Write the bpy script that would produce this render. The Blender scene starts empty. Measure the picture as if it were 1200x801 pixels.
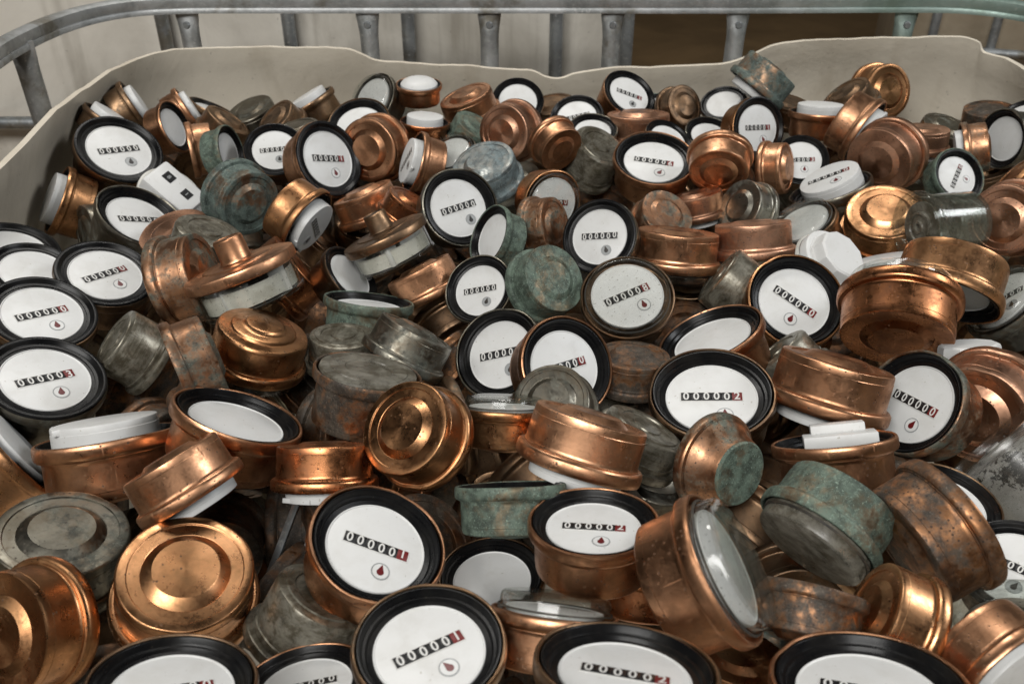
import bpy, bmesh, math, random
from mathutils import Vector, Quaternion, Matrix, noise
random.seed(11)
scene = bpy.context.scene
COL = scene.collection
R = 0.042            # flange radius of a meter in metres

# ------------------------------------------------------------------ camera
cam_data = bpy.data.cameras.new('camera')
cam = bpy.data.objects.new('camera', cam_data)
COL.objects.link(cam)
cam.location = (0, 0, 0.38)
cam.rotation_euler = (math.radians(90 - 33), 0, 0)
cam_data.sensor_width = 36
cam_data.lens = 36 * 1040 / 1200
cam_data.clip_start = 0.01
cam_data.clip_end = 60
cam_data.dof.use_dof = True
cam_data.dof.focus_distance = 0.66
cam_data.dof.aperture_fstop = 13
scene.camera = cam
# ------------------------------------------------------------------ world and lamps
world = bpy.data.worlds.new('World')
scene.world = world
world.use_nodes = True
bg = world.node_tree.nodes['Background']
bg.inputs[0].default_value = (0.92, 0.95, 1.0, 1)
bg.inputs[1].default_value = WORLD_STRENGTH = 0.010
def area(name, loc, target, size, size_y, power, col):
    d = bpy.data.lights.new(name, 'AREA')
    d.shape = 'RECTANGLE'; d.size = size; d.size_y = size_y; d.energy = power; d.color = col
    o = bpy.data.objects.new(name, d); COL.objects.link(o)
    o.location = loc
    o.rotation_euler = (Vector(target) - Vector(loc)).to_track_quat('-Z', 'Y').to_euler()
    return o
area('hall_doorway', (-0.9, -2.0, 2.85), (0, 0.8, 0), 2.8, 1.2, 136, (1.0, 0.985, 0.955))
area('hall_ceiling_lamp', (-0.3, 2.2, 2.9), (0, 0.9, 0), 2.2, 0.4, 44, (1.0, 0.97, 0.92))
area('side_fill', (2.4, 0.6, 1.8), (0, 0.8, 0), 0.9, 0.7, 28, (0.96, 0.98, 1.0))  # added fill light from the right, raised to brighten the sideways capped dial
scene.view_settings.view_transform = 'Standard'
scene.view_settings.look = 'None'
scene.view_settings.exposure = -0.08
scene.view_settings.gamma = 1
scene.view_settings.use_curve_mapping = False
scene.cycles.use_denoising = True
scene.cycles.max_bounces = 7
scene.cycles.transmission_bounces = 8
scene.cycles.glossy_bounces = 4
scene.cycles.diffuse_bounces = 1
scene.cycles.transparent_max_bounces = 14
scene.cycles.use_adaptive_sampling = True
scene.cycles.adaptive_threshold = 0.025
scene.cycles.caustics_reflective = False
scene.cycles.caustics_refractive = False
scene.cycles.sample_clamp_indirect = 4

# ------------------------------------------------------------------ materials
MATS = {}
class NT:
    def __init__(self, name):
        self.m = bpy.data.materials.new(name); self.m.use_nodes = True
        self.t = self.m.node_tree; self.n = self.t.nodes; self.l = self.t.links
        self.p = self.n['Principled BSDF']; self.x = 0
    def add(self, typ, **kw):
        n = self.n.new(typ); self.x -= 60; n.location = (self.x, 0)
        for k, v in kw.items(): setattr(n, k, v)
        return n
    def put(self, sock, v):
        if hasattr(v, 'is_output') or isinstance(v, bpy.types.NodeSocket): self.l.new(v, sock)
        else: sock.default_value = v
    def math(self, op, a, b=0.5, c=0.0, clamp=False):
        n = self.add('ShaderNodeMath', operation=op, use_clamp=clamp)
        self.put(n.inputs[0], a); self.put(n.inputs[1], b); self.put(n.inputs[2], c)
        return n.outputs[0]
    def noise(self, vec, scale, detail=4, rough=0.55, dist=0.0):
        n = self.add('ShaderNodeTexNoise'); self.put(n.inputs['Vector'], vec)
        n.inputs['Scale'].default_value = scale; n.inputs['Detail'].default_value = detail
        n.inputs['Roughness'].default_value = rough; n.inputs['Distortion'].default_value = dist
        return n.outputs['Fac']
    def ramp(self, fac, lo, hi):
        n = self.add('ShaderNodeMapRange', clamp=True, interpolation_type='SMOOTHSTEP')
        self.put(n.inputs['Value'], fac); n.inputs['From Min'].default_value = lo; n.inputs['From Max'].default_value = hi
        return n.outputs[0]
    def mix(self, fac, a, b):
        n = self.add('ShaderNodeMix', data_type='RGBA')
        self.put(n.inputs[0], fac); self.put(n.inputs[6], a); self.put(n.inputs[7], b)
        return n.outputs[2]
    def mixf(self, fac, a, b):
        n = self.add('ShaderNodeMix', data_type='FLOAT')
        self.put(n.inputs[0], fac); self.put(n.inputs[2], a); self.put(n.inputs[3], b)
        return n.outputs[0]
    def coords(self, seed=True):
        tc = self.add('ShaderNodeTexCoord'); v = tc.outputs['Object']
        if not seed: return v, None
        oi = self.add('ShaderNodeObjectInfo')
        cb = self.add('ShaderNodeCombineXYZ')
        for i, k in enumerate((3.1, 7.7, 5.3)): self.put(cb.inputs[i], self.math('MULTIPLY', oi.outputs['Random'], k))
        ad = self.add('ShaderNodeVectorMath', operation='ADD'); self.put(ad.inputs[0], v); self.put(ad.inputs[1], cb.outputs[0])
        self.rand = oi.outputs['Random']; self.raw = v
        return ad.outputs[0], oi.outputs['Random']
    def bump(self, h, strength, dist=0.001):
        n = self.add('ShaderNodeBump'); n.inputs['Strength'].default_value = strength; n.inputs['Distance'].default_value = dist
        self.put(n.inputs['Height'], h); self.put(self.p.inputs['Normal'], n.outputs[0]); return n

def c4(c): return (c[0], c[1], c[2], 1)
def metal(name, light, dark, tarn, patina, tarn_amt, pat_amt, rough=0.26, speck=0.5):
    """worn sheet metal: lathe lines, tarnish blotches, verdigris, pits"""
    t = NT(name); v, rnd = t.coords()
    sep = t.add('ShaderNodeSeparateXYZ'); t.put(sep.inputs[0], t.raw)
    rad = t.math('SQRT', t.math('ADD', t.math('MULTIPLY', sep.outputs[0], sep.outputs[0]), t.math('MULTIPLY', sep.outputs[1], sep.outputs[1])))
    cb = t.add('ShaderNodeCombineXYZ'); t.put(cb.inputs[0], rad); t.put(cb.inputs[1], sep.outputs[2]); t.put(cb.inputs[2], t.math('MULTIPLY', rnd, 4.0))
    lines = t.noise(cb.outputs[0], 900, 3, 0.7)
    big = t.noise(v, 28, 5, 0.6, 0.4)
    mid = t.noise(v, 95, 6, 0.65, 0.2)
    fine = t.noise(v, 620, 3, 0.6)
    col = t.mix(t.ramp(t.math('ADD', big, t.math('MULTIPLY', t.math('SUBTRACT', rnd, 0.5), 0.25)), 0.34, 0.66), c4(light), c4(dark))
    tm = t.ramp(t.math('ADD', t.math('MULTIPLY', big, 0.45), t.math('MULTIPLY', mid, 0.55)), 0.60 - tarn_amt * 0.40, 0.92 - tarn_amt * 0.36)
    col = t.mix(tm, col, c4(tarn))
    col = t.mix(t.math('MULTIPLY', t.ramp(lines, 0.45, 0.75), 0.22), col, c4([x * 0.55 for x in light]))
    pm0 = t.math('ADD', t.math('MULTIPLY', t.noise(v, 24, 5, 0.6, 0.5), 0.62), t.math('MULTIPLY', t.noise(v, 130, 5, 0.72), 0.38))
    pm = t.ramp(pm0, 0.72 - pat_amt * 0.44, 0.83 - pat_amt * 0.38)
    pcol = t.mix(t.ramp(mid, 0.38, 0.62), c4(patina), c4([x * 0.42 for x in patina]))
    pcol = t.mix(t.ramp(fine, 0.58, 0.72), pcol, c4([min(1, x * 1.9 + 0.03) for x in patina]))
    vein = t.math('MULTIPLY', t.ramp(t.math('ABSOLUTE', t.math('SUBTRACT', t.noise(v, 150, 3, 0.6, 0.8), 0.5)), 0.016, 0.003), 0.35)
    pcol = t.mix(vein, pcol, c4([min(1, x * 1.9 + 0.05) for x in patina]))
    col = t.mix(pm, col, pcol)
    vor = t.add('ShaderNodeTexVoronoi'); t.put(vor.inputs['Vector'], v); vor.inputs['Scale'].default_value = 290
    pit = t.math('MULTIPLY', t.ramp(vor.outputs['Distance'], 0.26, 0.14), t.ramp(t.noise(v, 60, 3), 0.64 - speck * 0.22, 0.72 - speck * 0.2))
    col = t.mix(t.math('MULTIPLY', pit, 0.85), col, (0.035, 0.022, 0.015, 1))
    t.put(t.p.inputs['Base Color'], col)
    rg = t.math('ADD', t.math('ADD', t.mixf(tm, rough, rough + 0.2), t.math('MULTIPLY', t.math('SUBTRACT', fine, 0.5), 0.18)), t.math('MULTIPLY', t.math('SUBTRACT', mid, 0.5), 0.22))
    mp = t.add('ShaderNodeMapping'); t.put(mp.inputs[0], v); mp.inputs['Rotation'].default_value = (0.5, 0.9, 0.7); mp.inputs['Scale'].default_value = (30, 900, 60)
    sc = t.math('MULTIPLY', t.ramp(t.noise(mp.outputs[0], 1.0, 2, 0.5), 0.66, 0.72), t.ramp(t.noise(v, 34, 2), 0.45, 0.6))
    rg = t.math('ADD', rg, t.math('MULTIPLY', sc, 0.25))
    rg = t.mixf(t.math('MAXIMUM', pm, pit), rg, 0.62)
    t.put(t.p.inputs['Roughness'], rg)
    t.put(t.p.inputs['Metallic'], t.math('SUBTRACT', 1.0, t.math('MAXIMUM', t.math('MULTIPLY', pm, 0.85), t.math('MULTIPLY', pit, 0.7))))
    h = t.math('ADD', t.math('ADD', t.math('MULTIPLY', lines, 0.10), t.math('MULTIPLY', fine, 0.06)), t.math('SUBTRACT', t.math('MULTIPLY', pm, 0.35), t.math('MULTIPLY', pit, 0.5)))
    t.bump(h, 0.3, 0.0003)
    tg = t.add('ShaderNodeTangent', direction_type='RADIAL', axis='Z'); t.l.new(tg.outputs[0], t.p.inputs['Tangent'])
    t.p.inputs['Anisotropic'].default_value = 0.55 if pat_amt < 0.4 else 0.2
    MATS[name] = t.m
    return t.m
VG = (0.10, 0.17, 0.135); TL = (0.10, 0.16, 0.16)
metal('copper', (0.69, 0.37, 0.21), (0.46, 0.225, 0.118), (0.21, 0.115, 0.065), VG, 0.50, 0.06, 0.32, 0.6)
metal('golden_copper', (0.68, 0.355, 0.175), (0.45, 0.22, 0.10), (0.21, 0.12, 0.058), VG, 0.50, 0.05, 0.29, 0.55)
metal('reddish_copper', (0.52, 0.22, 0.095), (0.36, 0.14, 0.06), (0.17, 0.08, 0.045), VG, 0.5, 0.06, 0.27, 0.6)
metal('pink_copper', (0.70, 0.39, 0.25), (0.50, 0.27, 0.165), (0.24, 0.14, 0.095), VG, 0.56, 0.05, 0.36, 0.95)
metal('dull_brown_copper', (0.30, 0.185, 0.105), (0.19, 0.115, 0.068), (0.10, 0.073, 0.05), (0.085, 0.085, 0.063), 0.55, 0.38, 0.35, 0.7)
metal('rusty_copper', (0.44, 0.21, 0.095), (0.22, 0.11, 0.055), (0.075, 0.056, 0.045), (0.080, 0.062, 0.045), 0.62, 0.70, 0.34, 1.0)
metal('grey_tin', (0.245, 0.23, 0.19), (0.155, 0.145, 0.115), (0.12, 0.09, 0.06), (0.095, 0.10, 0.08), 0.5, 0.48, 0.33, 0.6)
metal('silver_tin', (0.34, 0.325, 0.275), (0.22, 0.21, 0.175), (0.15, 0.13, 0.10), (0.18, 0.175, 0.145), 0.5, 0.45, 0.30, 0.8)
metal('green_patina', (0.34, 0.23, 0.14), (0.18, 0.15, 0.10), (0.11, 0.11, 0.08), (0.135, 0.182, 0.142), 0.6, 0.84, 0.4, 0.5)
metal('teal_patina', (0.38, 0.23, 0.14), (0.18, 0.14, 0.10), (0.11, 0.105, 0.085), (0.125, 0.165, 0.145), 0.6, 0.80, 0.4, 0.5)
metal('pale_blue_patina', (0.38, 0.38, 0.35), (0.26, 0.265, 0.25), (0.17, 0.175, 0.17), (0.19, 0.235, 0.24), 0.5, 0.7, 0.4, 0.4)
metal('mottled_copper', (0.58, 0.30, 0.165), (0.38, 0.195, 0.105), (0.15, 0.10, 0.07), (0.125, 0.135, 0.105), 0.6, 0.60, 0.32, 0.9)
METAL = dict(cop='copper', gold='golden_copper', red='reddish_copper', pink='pink_copper', dull='dull_brown_copper',
             rust='rusty_copper', grey='grey_tin', sil='silver_tin', grn='green_patina', teal='teal_patina',
             blue='pale_blue_patina', pat='mottled_copper', patg='mottled_copper')
def plastic(name, col, rough, dirt, amt, speck=0.0, coat=0.0, bump=0.05):
    t = NT(name); v, rnd = t.coords()
    g = t.noise(v, 45, 5, 0.65, 0.3); fn = t.noise(v, 700, 2)
    m = t.math('MULTIPLY', t.ramp(g, 0.42, 0.75), amt)
    c = t.mix(m, c4(col), c4(dirt))
    if speck:
        s = t.math('MULTIPLY', t.ramp(t.noise(v, 330, 2, 0.6), 0.70, 0.75), speck)
        c = t.mix(s, c, c4(dirt))
    t.put(t.p.inputs['Base Color'], c)
    t.put(t.p.inputs['Roughness'], t.math('ADD', rough, t.math('MULTIPLY', t.math('SUBTRACT', g, 0.4), 0.35)))
    t.p.inputs['Coat Weight'].default_value = coat
    t.bump(t.math('ADD', g, t.math('MULTIPLY', fn, 0.3)), bump, 0.001)
    MATS[name] = t.m; return t.m
plastic('white_plastic', (0.74, 0.74, 0.725), 0.38, (0.42, 0.39, 0.33), 0.22, 0.7)
plastic('aged_white_plastic', (0.66, 0.65, 0.60), 0.42, (0.33, 0.29, 0.22), 0.5, 0.9)
plastic('black_plastic', (0.005, 0.005, 0.0055), 0.27, (0.03, 0.027, 0.022), 0.35, 0.9, 0.0, 0.08)
MATS['black_plastic'].node_tree.nodes['Principled BSDF'].inputs['Specular IOR Level'].default_value = 0.2
plastic('drum_black', (0.008, 0.008, 0.009), 0.4, (0.02, 0.02, 0.02), 0.3)
plastic('drum_red', (0.17, 0.012, 0.012), 0.4, (0.08, 0.01, 0.01), 0.3)
plastic('drum_numeral', (0.72, 0.71, 0.68), 0.5, (0.5, 0.5, 0.45), 0.3)
plastic('star_red', (0.13, 0.008, 0.010), 0.35, (0.1, 0.01, 0.01), 0.3)
plastic('star_dark', (0.02, 0.018, 0.016), 0.35, (0.1, 0.08, 0.06), 0.3)
plastic('window_grey', (0.36, 0.37, 0.37), 0.3, (0.3, 0.3, 0.28), 0.3)
plastic('grey_gear', (0.22, 0.21, 0.19), 0.4, (0.1, 0.08, 0.06), 0.5, 0.8)
plastic('dark_gasket', (0.03, 0.028, 0.024), 0.5, (0.16, 0.12, 0.08), 0.7, 0.9)
plastic('paper_strip', (0.66, 0.64, 0.56), 0.6, (0.28, 0.25, 0.18), 0.55, 0.9)
def clear(name, tint, dirt, amt, rough, edge=0.5, band=(0.36, 0.64), rimtint=(0.72, 0.75, 0.70), met=0.0):
    """thin clear plastic: see-through sheet with a glossy skin, scratches and dried dirt"""
    t = NT(name); v, rnd = t.coords()
    g = t.noise(v, 60, 6, 0.7, 0.4)
    sep = t.add('ShaderNodeSeparateXYZ'); t.put(sep.inputs[0], t.raw)
    cb = t.add('ShaderNodeCombineXYZ'); t.put(cb.inputs[0], t.math('MULTIPLY', t.math('ADD', sep.outputs[0], sep.outputs[1]), 0.35)); t.put(cb.inputs[1], sep.outputs[2]); t.put(cb.inputs[2], rnd)
    st = t.noise(cb.outputs[0], 300, 4, 0.7)
    m = t.math('MULTIPLY', t.ramp(t.math('ADD', t.math('MULTIPLY', g, 0.6), t.math('MULTIPLY', st, 0.4)), band[0], band[1]), amt)
    sp = t.math('MULTIPLY', t.ramp(t.noise(v, 380, 2), 0.66, 0.72), min(1, amt + 0.3))
    m = t.math('MAXIMUM', m, sp)
    tr = t.add('ShaderNodeBsdfTransparent'); lw0 = t.add('ShaderNodeLayerWeight'); lw0.inputs['Blend'].default_value = 0.5
    t.put(tr.inputs[0], t.mix(t.math('POWER', lw0.outputs['Facing'], 2.5), c4(tint), c4(rimtint)))
    gl = t.add('ShaderNodeBsdfGlossy'); gl.inputs['Color'].default_value = (0.9, 0.9, 0.9, 1); gl.inputs['Roughness'].default_value = rough
    lw = t.add('ShaderNodeLayerWeight'); lw.inputs['Blend'].default_value = 0.5
    fr = t.math('ADD', 0.035, t.math('MULTIPLY', t.math('POWER', lw.outputs['Facing'], 3.0), edge), clamp=True)
    mx = t.add('ShaderNodeMixShader'); t.put(mx.inputs[0], fr); t.l.new(tr.outputs[0], mx.inputs[1]); t.l.new(gl.outputs[0], mx.inputs[2])
    blot = t.math('ADD', t.math('MULTIPLY', t.noise(v, 70, 6, 0.7, 0.5), 0.6), t.math('MULTIPLY', st, 0.4))
    t.put(t.p.inputs['Base Color'], t.mix(t.ramp(blot, 0.40, 0.60), c4(dirt), c4([x * k for x, k in zip(dirt, (0.34, 0.31, 0.26))])))
    t.put(t.p.inputs['Roughness'], t.math('ADD', 0.22, t.math('MULTIPLY', blot, 0.3))); t.p.inputs['Metallic'].default_value = met
    bn = t.add('ShaderNodeBump'); bn.inputs['Strength'].default_value = 0.15; bn.inputs['Distance'].default_value = 0.001; t.put(bn.inputs['Height'], st)
    t.l.new(bn.outputs[0], gl.inputs['Normal']); t.l.new(bn.outputs[0], t.p.inputs['Normal'])
    m2 = t.add('ShaderNodeMixShader'); t.put(m2.inputs[0], m); t.l.new(mx.outputs[0], m2.inputs[1]); t.l.new(t.p.outputs[0], m2.inputs[2])
    out = [n for n in t.n if n.type == 'OUTPUT_MATERIAL'][0]; t.l.new(m2.outputs[0], out.inputs['Surface'])
    MATS[name] = t.m; return t.m
clear('clear_cap', (0.99, 0.993, 0.987), (0.22, 0.20, 0.16), 0.05, 0.06, 0.6)
clear('clear_cup', (0.95, 0.97, 0.95), (0.20, 0.185, 0.15), 0.22, 0.05, 0.8, (0.36, 0.64), (0.60, 0.64, 0.60))
clear('dirty_cap', (0.80, 0.78, 0.72), (0.235, 0.22, 0.18), 0.85, 0.16, 0.6, (0.26, 0.54))
clear('silvery_cup', (0.75, 0.73, 0.68), (0.30, 0.28, 0.225), 0.92, 0.16, 0.7, (0.26, 0.50), (0.4, 0.4, 0.36), 0.55)
clear('foggy_drum', (0.9, 0.9, 0.87), (0.55, 0.54, 0.49), 0.6, 0.2, 0.6)
clear('speckled_cup', (0.95, 0.95, 0.94), (0.30, 0.29, 0.26), 0.12, 0.2, 0.25)
def speckled_fill():
    t = NT('speckled_deposit'); v, rnd = t.coords()
    m = t.ramp(t.math('ADD', t.math('MULTIPLY', t.noise(v, 26, 3, 0.6), 0.6), t.math('MULTIPLY', t.noise(v, 300, 4, 0.75), 0.4)), 0.53, 0.57)
    t.put(t.p.inputs['Base Color'], t.mix(m, (0.34, 0.33, 0.31, 1), (0.012, 0.011, 0.01, 1)))
    t.p.inputs['Roughness'].default_value = 0.5
    MATS['speckled_deposit'] = t.m
speckled_fill()
def liner_mat(name, col, dirt, amt):
    t = NT(name); v, _ = t.coords(False)
    g = t.noise(v, 3.2, 6, 0.62, 0.5); f = t.noise(v, 26, 5, 0.65)
    mp = t.add('ShaderNodeMapping'); t.put(mp.inputs[0], v); mp.inputs['Scale'].default_value = (14, 14, 1.2)
    st = t.noise(mp.outputs[0], 1.6, 4, 0.6)
    m = t.math('MULTIPLY', t.math('ADD', t.ramp(g, 0.36, 0.72), t.math('MULTIPLY', t.ramp(st, 0.5, 0.75), 0.6)), amt, clamp=True)
    c = t.mix(m, c4(col), c4(dirt))
    c = t.mix(t.math('MULTIPLY', t.ramp(t.noise(v, 140, 3), 0.66, 0.74), 0.35), c, c4([x * 0.5 for x in dirt]))
    t.put(t.p.inputs['Base Color'], c)
    t.put(t.p.inputs['Roughness'], t.math('ADD', 0.36, t.math('MULTIPLY', f, 0.3)))
    t.bump(t.math('ADD', t.math('MULTIPLY', g, 2.0), t.math('MULTIPLY', f, 0.25)), 0.4, 0.006)
    MATS[name] = t.m
liner_mat('cream_liner', (0.80, 0.725, 0.60), (0.46, 0.39, 0.29), 0.5)
liner_mat('pale_tank', (0.76, 0.72, 0.64), (0.33, 0.30, 0.25), 0.7)
liner_mat('dusty_tank', (0.34, 0.28, 0.20), (0.18, 0.14, 0.09), 0.7)
def galv(name, base, dark, green=0.0):
    t = NT(name); v, _ = t.coords(False)
    g = t.noise(v, 22, 6, 0.65, 0.3); f = t.noise(v, 160, 4, 0.7)
    c = t.mix(t.ramp(g, 0.35, 0.68), c4(base), c4(dark))
    c = t.mix(t.math('MULTIPLY', t.ramp(f, 0.56, 0.70), 0.6), c, (0.62, 0.62, 0.60, 1))
    c = t.mix(t.math('MULTIPLY', t.ramp(t.noise(v, 9, 5, 0.7), 0.52, 0.66), 0.7), c, (0.16, 0.135, 0.09, 1))
    if green:
        sx = t.add('ShaderNodeSeparateXYZ'); t.put(sx.inputs[0], v)
        c = t.mix(t.math('MULTIPLY', t.ramp(sx.outputs[0], 0.28, 0.55), green), c, (0.24, 0.37, 0.31, 1))
    t.put(t.p.inputs['Base Color'], c)
    t.p.inputs['Metallic'].default_value = 0.72
    t.put(t.p.inputs['Roughness'], t.math('ADD', 0.34, t.math('MULTIPLY', f, 0.32)))
    t.bump(t.math('ADD', g, t.math('MULTIPLY', f, 0.4)), 0.3, 0.002)
    MATS[name] = t.m
galv('galvanised_steel', (0.46, 0.47, 0.47), (0.27, 0.28, 0.275), 0.6)
galv('galvanised_dull', (0.34, 0.36, 0.37), (0.20, 0.21, 0.215))
def floor_mat():
    t = NT('brown_floor'); v, _ = t.coords(False)
    g = t.noise(v, 2.0, 6, 0.65, 0.4)
    t.put(t.p.inputs['Base Color'], t.mix(t.ramp(g, 0.3, 0.7), (0.34, 0.215, 0.10, 1), (0.22, 0.14, 0.065, 1)))
    t.p.inputs['Roughness'].default_value = 0.7
    t.bump(g, 0.3, 0.01); MATS['brown_floor'] = t.m
floor_mat()

# ------------------------------------------------------------------ mesh helpers
def mesh(name, verts, faces, angle=26):
    me = bpy.data.meshes.new(name); me.from_pydata(verts, [], faces); me.validate()
    bm = bmesh.new(); bm.from_mesh(me); bmesh.ops.remove_doubles(bm, verts=bm.verts, dist=1e-7)
    bmesh.ops.recalc_face_normals(bm, faces=bm.faces); bm.to_mesh(me); bm.free()
    me.polygons.foreach_set('use_smooth', [True] * len(me.polygons))
    me.set_sharp_from_angle(angle=math.radians(angle))
    me.materials.append(None)
    return me
def ring_profile(prof, seg, wob=None, flip=False, close=False):
    """lathe a list of (r, z) given in flange radii"""
    V, F = [], []; npf = len(prof)
    for j in range(seg):
        a = 2 * math.pi * j / seg
        for (r, z) in prof:
            dr, dz = wob(a, r, z) if wob else (0, 0)
            rr = (r + dr) * R if r > 1e-6 else 0
            V.append((rr * math.cos(a), rr * math.sin(a), (z + dz) * R))
    m = npf if close else npf - 1
    for j in range(seg):
        k = (j + 1) % seg
        for i in range(m):
            i2 = (i + 1) % npf
            q = [j * npf + i, k * npf + i, k * npf + i2, j * npf + i2]
            if prof[i][0] < 1e-6: q = [j * npf + i, k * npf + i2, j * npf + i2]
            elif prof[i2][0] < 1e-6: q = [j * npf + i, k * npf + i, j * npf + i2]
            F.append(q)
    return V, F
def lathe(name, prof, seg=64, wob=None, close=False, angle=26):
    return mesh(name, *ring_profile(prof, seg, wob, close=close), angle=angle)
def arc(cx, cz, r, a0, a1, n):
    return [(cx + r * math.cos(math.radians(a0 + (a1 - a0) * i / n)), cz + r * math.sin(math.radians(a0 + (a1 - a0) * i / n))) for i in range(n + 1)]
def box_mesh(name, boxes, bev=0.0):
    """boxes: (cx, cy, cz, sx, sy, sz) in flange radii, joined in one mesh"""
    bm = bmesh.new()
    for (x, y, z, sx, sy, sz) in boxes:
        r = bmesh.ops.create_cube(bm, size=1)
        for v in r['verts']: v.co = Vector((x + v.co.x * sx, y + v.co.y * sy, z + v.co.z * sz)) * R
    if bev: bmesh.ops.bevel(bm, geom=bm.edges[:], offset=bev * R, segments=2, affect='EDGES', profile=0.5)
    me = bpy.data.meshes.new(name); bm.to_mesh(me); bm.free()
    me.polygons.foreach_set('use_smooth', [True] * len(me.polygons)); me.set_sharp_from_angle(angle=math.radians(40))
    me.materials.append(None); return me
def link(name, data, mat=None, parent=None):
    o = bpy.data.objects.new(name, data); COL.objects.link(o)
    if parent is not None: o.parent = parent
    if mat is not None and o.material_slots:
        o.material_slots[0].link = 'OBJECT'; o.material_slots[0].material = MATS[mat]
    return o
def tag(o, label=None, cat=None, group=None, kind=None):
    for k, v in (('label', label), ('category', cat), ('group', group), ('kind', kind)):
        if v: o[k] = v
    return o
def root(name, loc, rot=None, scale=1.0):
    o = bpy.data.objects.new(name, None); COL.objects.link(o); o.empty_display_size = 0.01
    o.location = loc
    if rot is not None: o.rotation_mode = 'QUATERNION'; o.rotation_quaternion = rot
    o.scale = (scale,) * 3
    return o
# ------------------------------------------------------------------ the setting: floor, bin liner, cages, neighbours
def flat_box(name, lo, hi, mat, parent=None):
    bm = bmesh.new(); r = bmesh.ops.create_cube(bm, size=1)
    for v in r['verts']: v.co = Vector([lo[i] + (v.co[i] + 0.5) * (hi[i] - lo[i]) for i in range(3)])
    me = bpy.data.meshes.new(name); bm.to_mesh(me); bm.free(); me.materials.append(None)
    return link(name, me, mat, parent)
fl = flat_box('floor', (-9, -6, -1.05), (9, 16, -0.95), 'brown_floor'); tag(fl, kind='structure')

def catmull(pts, n):
    out = []
    P = [Vector(p) for p in pts]
    for i in range(len(P) - 1):
        p0 = P[max(i - 1, 0)]; p1 = P[i]; p2 = P[i + 1]; p3 = P[min(i + 2, len(P) - 1)]
        for k in range(n):
            t = k / n
            out.append(0.5 * ((2 * p1) + (p2 - p0) * t + (2 * p0 - 5 * p1 + 4 * p2 - p3) * t * t + (3 * p1 - p0 - 3 * p2 + p3) * t ** 3))
    out.append(P[-1]); return out
def sweep(name, path, section, mat, parent=None, updir=Vector((0, 0, 1)), angle=40):
    """closed section (u sideways, v up) along a path"""
    V, F = [], []; n = len(section)
    for i, p in enumerate(path):
        t = (path[min(i + 1, len(path) - 1)] - path[max(i - 1, 0)]).normalized()
        s = t.cross(updir).normalized(); u = s.cross(t)
        for (a, b) in section: V.append(tuple(p + s * a + u * b))
    for i in range(len(path) - 1):
        for j in range(n):
            k = (j + 1) % n
            F.append([i * n + j, i * n + k, (i + 1) * n + k, (i + 1) * n + j])
    F.append(list(range(n))[::-1]); F.append([(len(path) - 1) * n + j for j in range(n)])
    me = mesh(name, V, F, angle)
    return link(name, me, mat, parent)
def circ(r, n=14, sx=1.0, sy=1.0):
    return [(r * sx * math.cos(2 * math.pi * k / n), r * sy * math.sin(2 * math.pi * k / n)) for k in range(n)]

# bin liner: cut rim (x, y, z), wall falls from it, bulging outwards
RIM = [(-0.47, -0.22, 0.06), (-0.485, 0.1, 0.062), (-0.485, 0.5, 0.06), (-0.487, 0.78, 0.058), (-0.502, 0.96, 0.06), (-0.497, 1.10, 0.063), (-0.462, 1.175, 0.066),
       (-0.39, 1.205, 0.064), (-0.30, 1.21, 0.062), (-0.232, 1.21, 0.062), (-0.205, 1.21, 0.055), (-0.178, 1.21, 0.045), (-0.12, 1.21, 0.041),
       (-0.05, 1.212, 0.037), (0.02, 1.213, 0.031), (0.048, 1.21, 0.023), (0.066, 1.21, 0.022), (0.09, 1.212, 0.029), (0.125, 1.214, 0.034), (0.20, 1.214, 0.036), (0.28, 1.214, 0.04),
       (0.318, 1.212, 0.05), (0.345, 1.21, 0.064), (0.39, 1.21, 0.071), (0.47, 1.21, 0.074), (0.55, 1.205, 0.078), (0.585, 1.199, 0.079), (0.610, 1.188, 0.076), (0.618, 1.182, 0.064), (0.640, 1.155, 0.061),
       (0.648, 1.10, 0.056), (0.645, 0.95, 0.055), (0.64, 0.6, 0.055), (0.63, 0.2, 0.056), (0.62, -0.22, 0.06)]
rim = catmull(RIM, 7)
def liner():
    V, F = [], []
    levels = [(0.0, 0.0), (-0.012, 0.003), (-0.03, 0.010), (-0.06, 0.022), (-0.10, 0.03), (-0.2, 0.035), (-0.4, 0.03), (-0.5, 0.01)]
    th = 0.0075; cx, cy = 0.07, 0.5
    n = len(rim)
    zs = [sum(rim[min(max(i + k, 0), n - 1)].z for k in range(-9, 10)) / 19 for i in range(n)]
    for i, p in enumerate(rim):
        t = (rim[min(i + 4, n - 1)] - rim[max(i - 4, 0)]); t.z = 0; t.normalize()
        out = Vector((-t.y, t.x, 0))
        if out.dot(Vector((p.x - cx, p.y - cy, 0))) < 0: out = -out
        j = 0.0012 * noise.noise(p * 60) + 0.0016 * noise.noise(p * 23)
        for side in (0, 1):
            for k, (dz, do) in enumerate(levels):
                q = p + out * (do + side * th + 0.004 * noise.noise(Vector((p.x * 5, p.y * 5, dz * 12)))) ; q.z = dz + (p.z + j if k == 0 else (p.z * 0.7 + zs[i] * 0.3 if k == 1 else zs[i]))
                V.append(tuple(q))
    m = len(levels); st = 2 * m
    for i in range(n - 1):
        a, b = i * st, (i + 1) * st
        for k in range(m - 1):
            F.append([a + k, b + k, b + k + 1, a + k + 1]); F.append([a + m + k, a + m + k + 1, b + m + k + 1, b + m + k])
        F.append([a, a + m, b + m, b])
        F.append([a + m - 1, b + m - 1, b + 2 * m - 1, a + 2 * m - 1])
    F.append([k for k in range(m)] + [m + k for k in range(m - 1, -1, -1)])
    e = (n - 1) * st
    F.append([e + k for k in range(m)] + [e + m + k for k in range(m - 1, -1, -1)])
    return mesh('bin_wall', V, F, 50)
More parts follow.
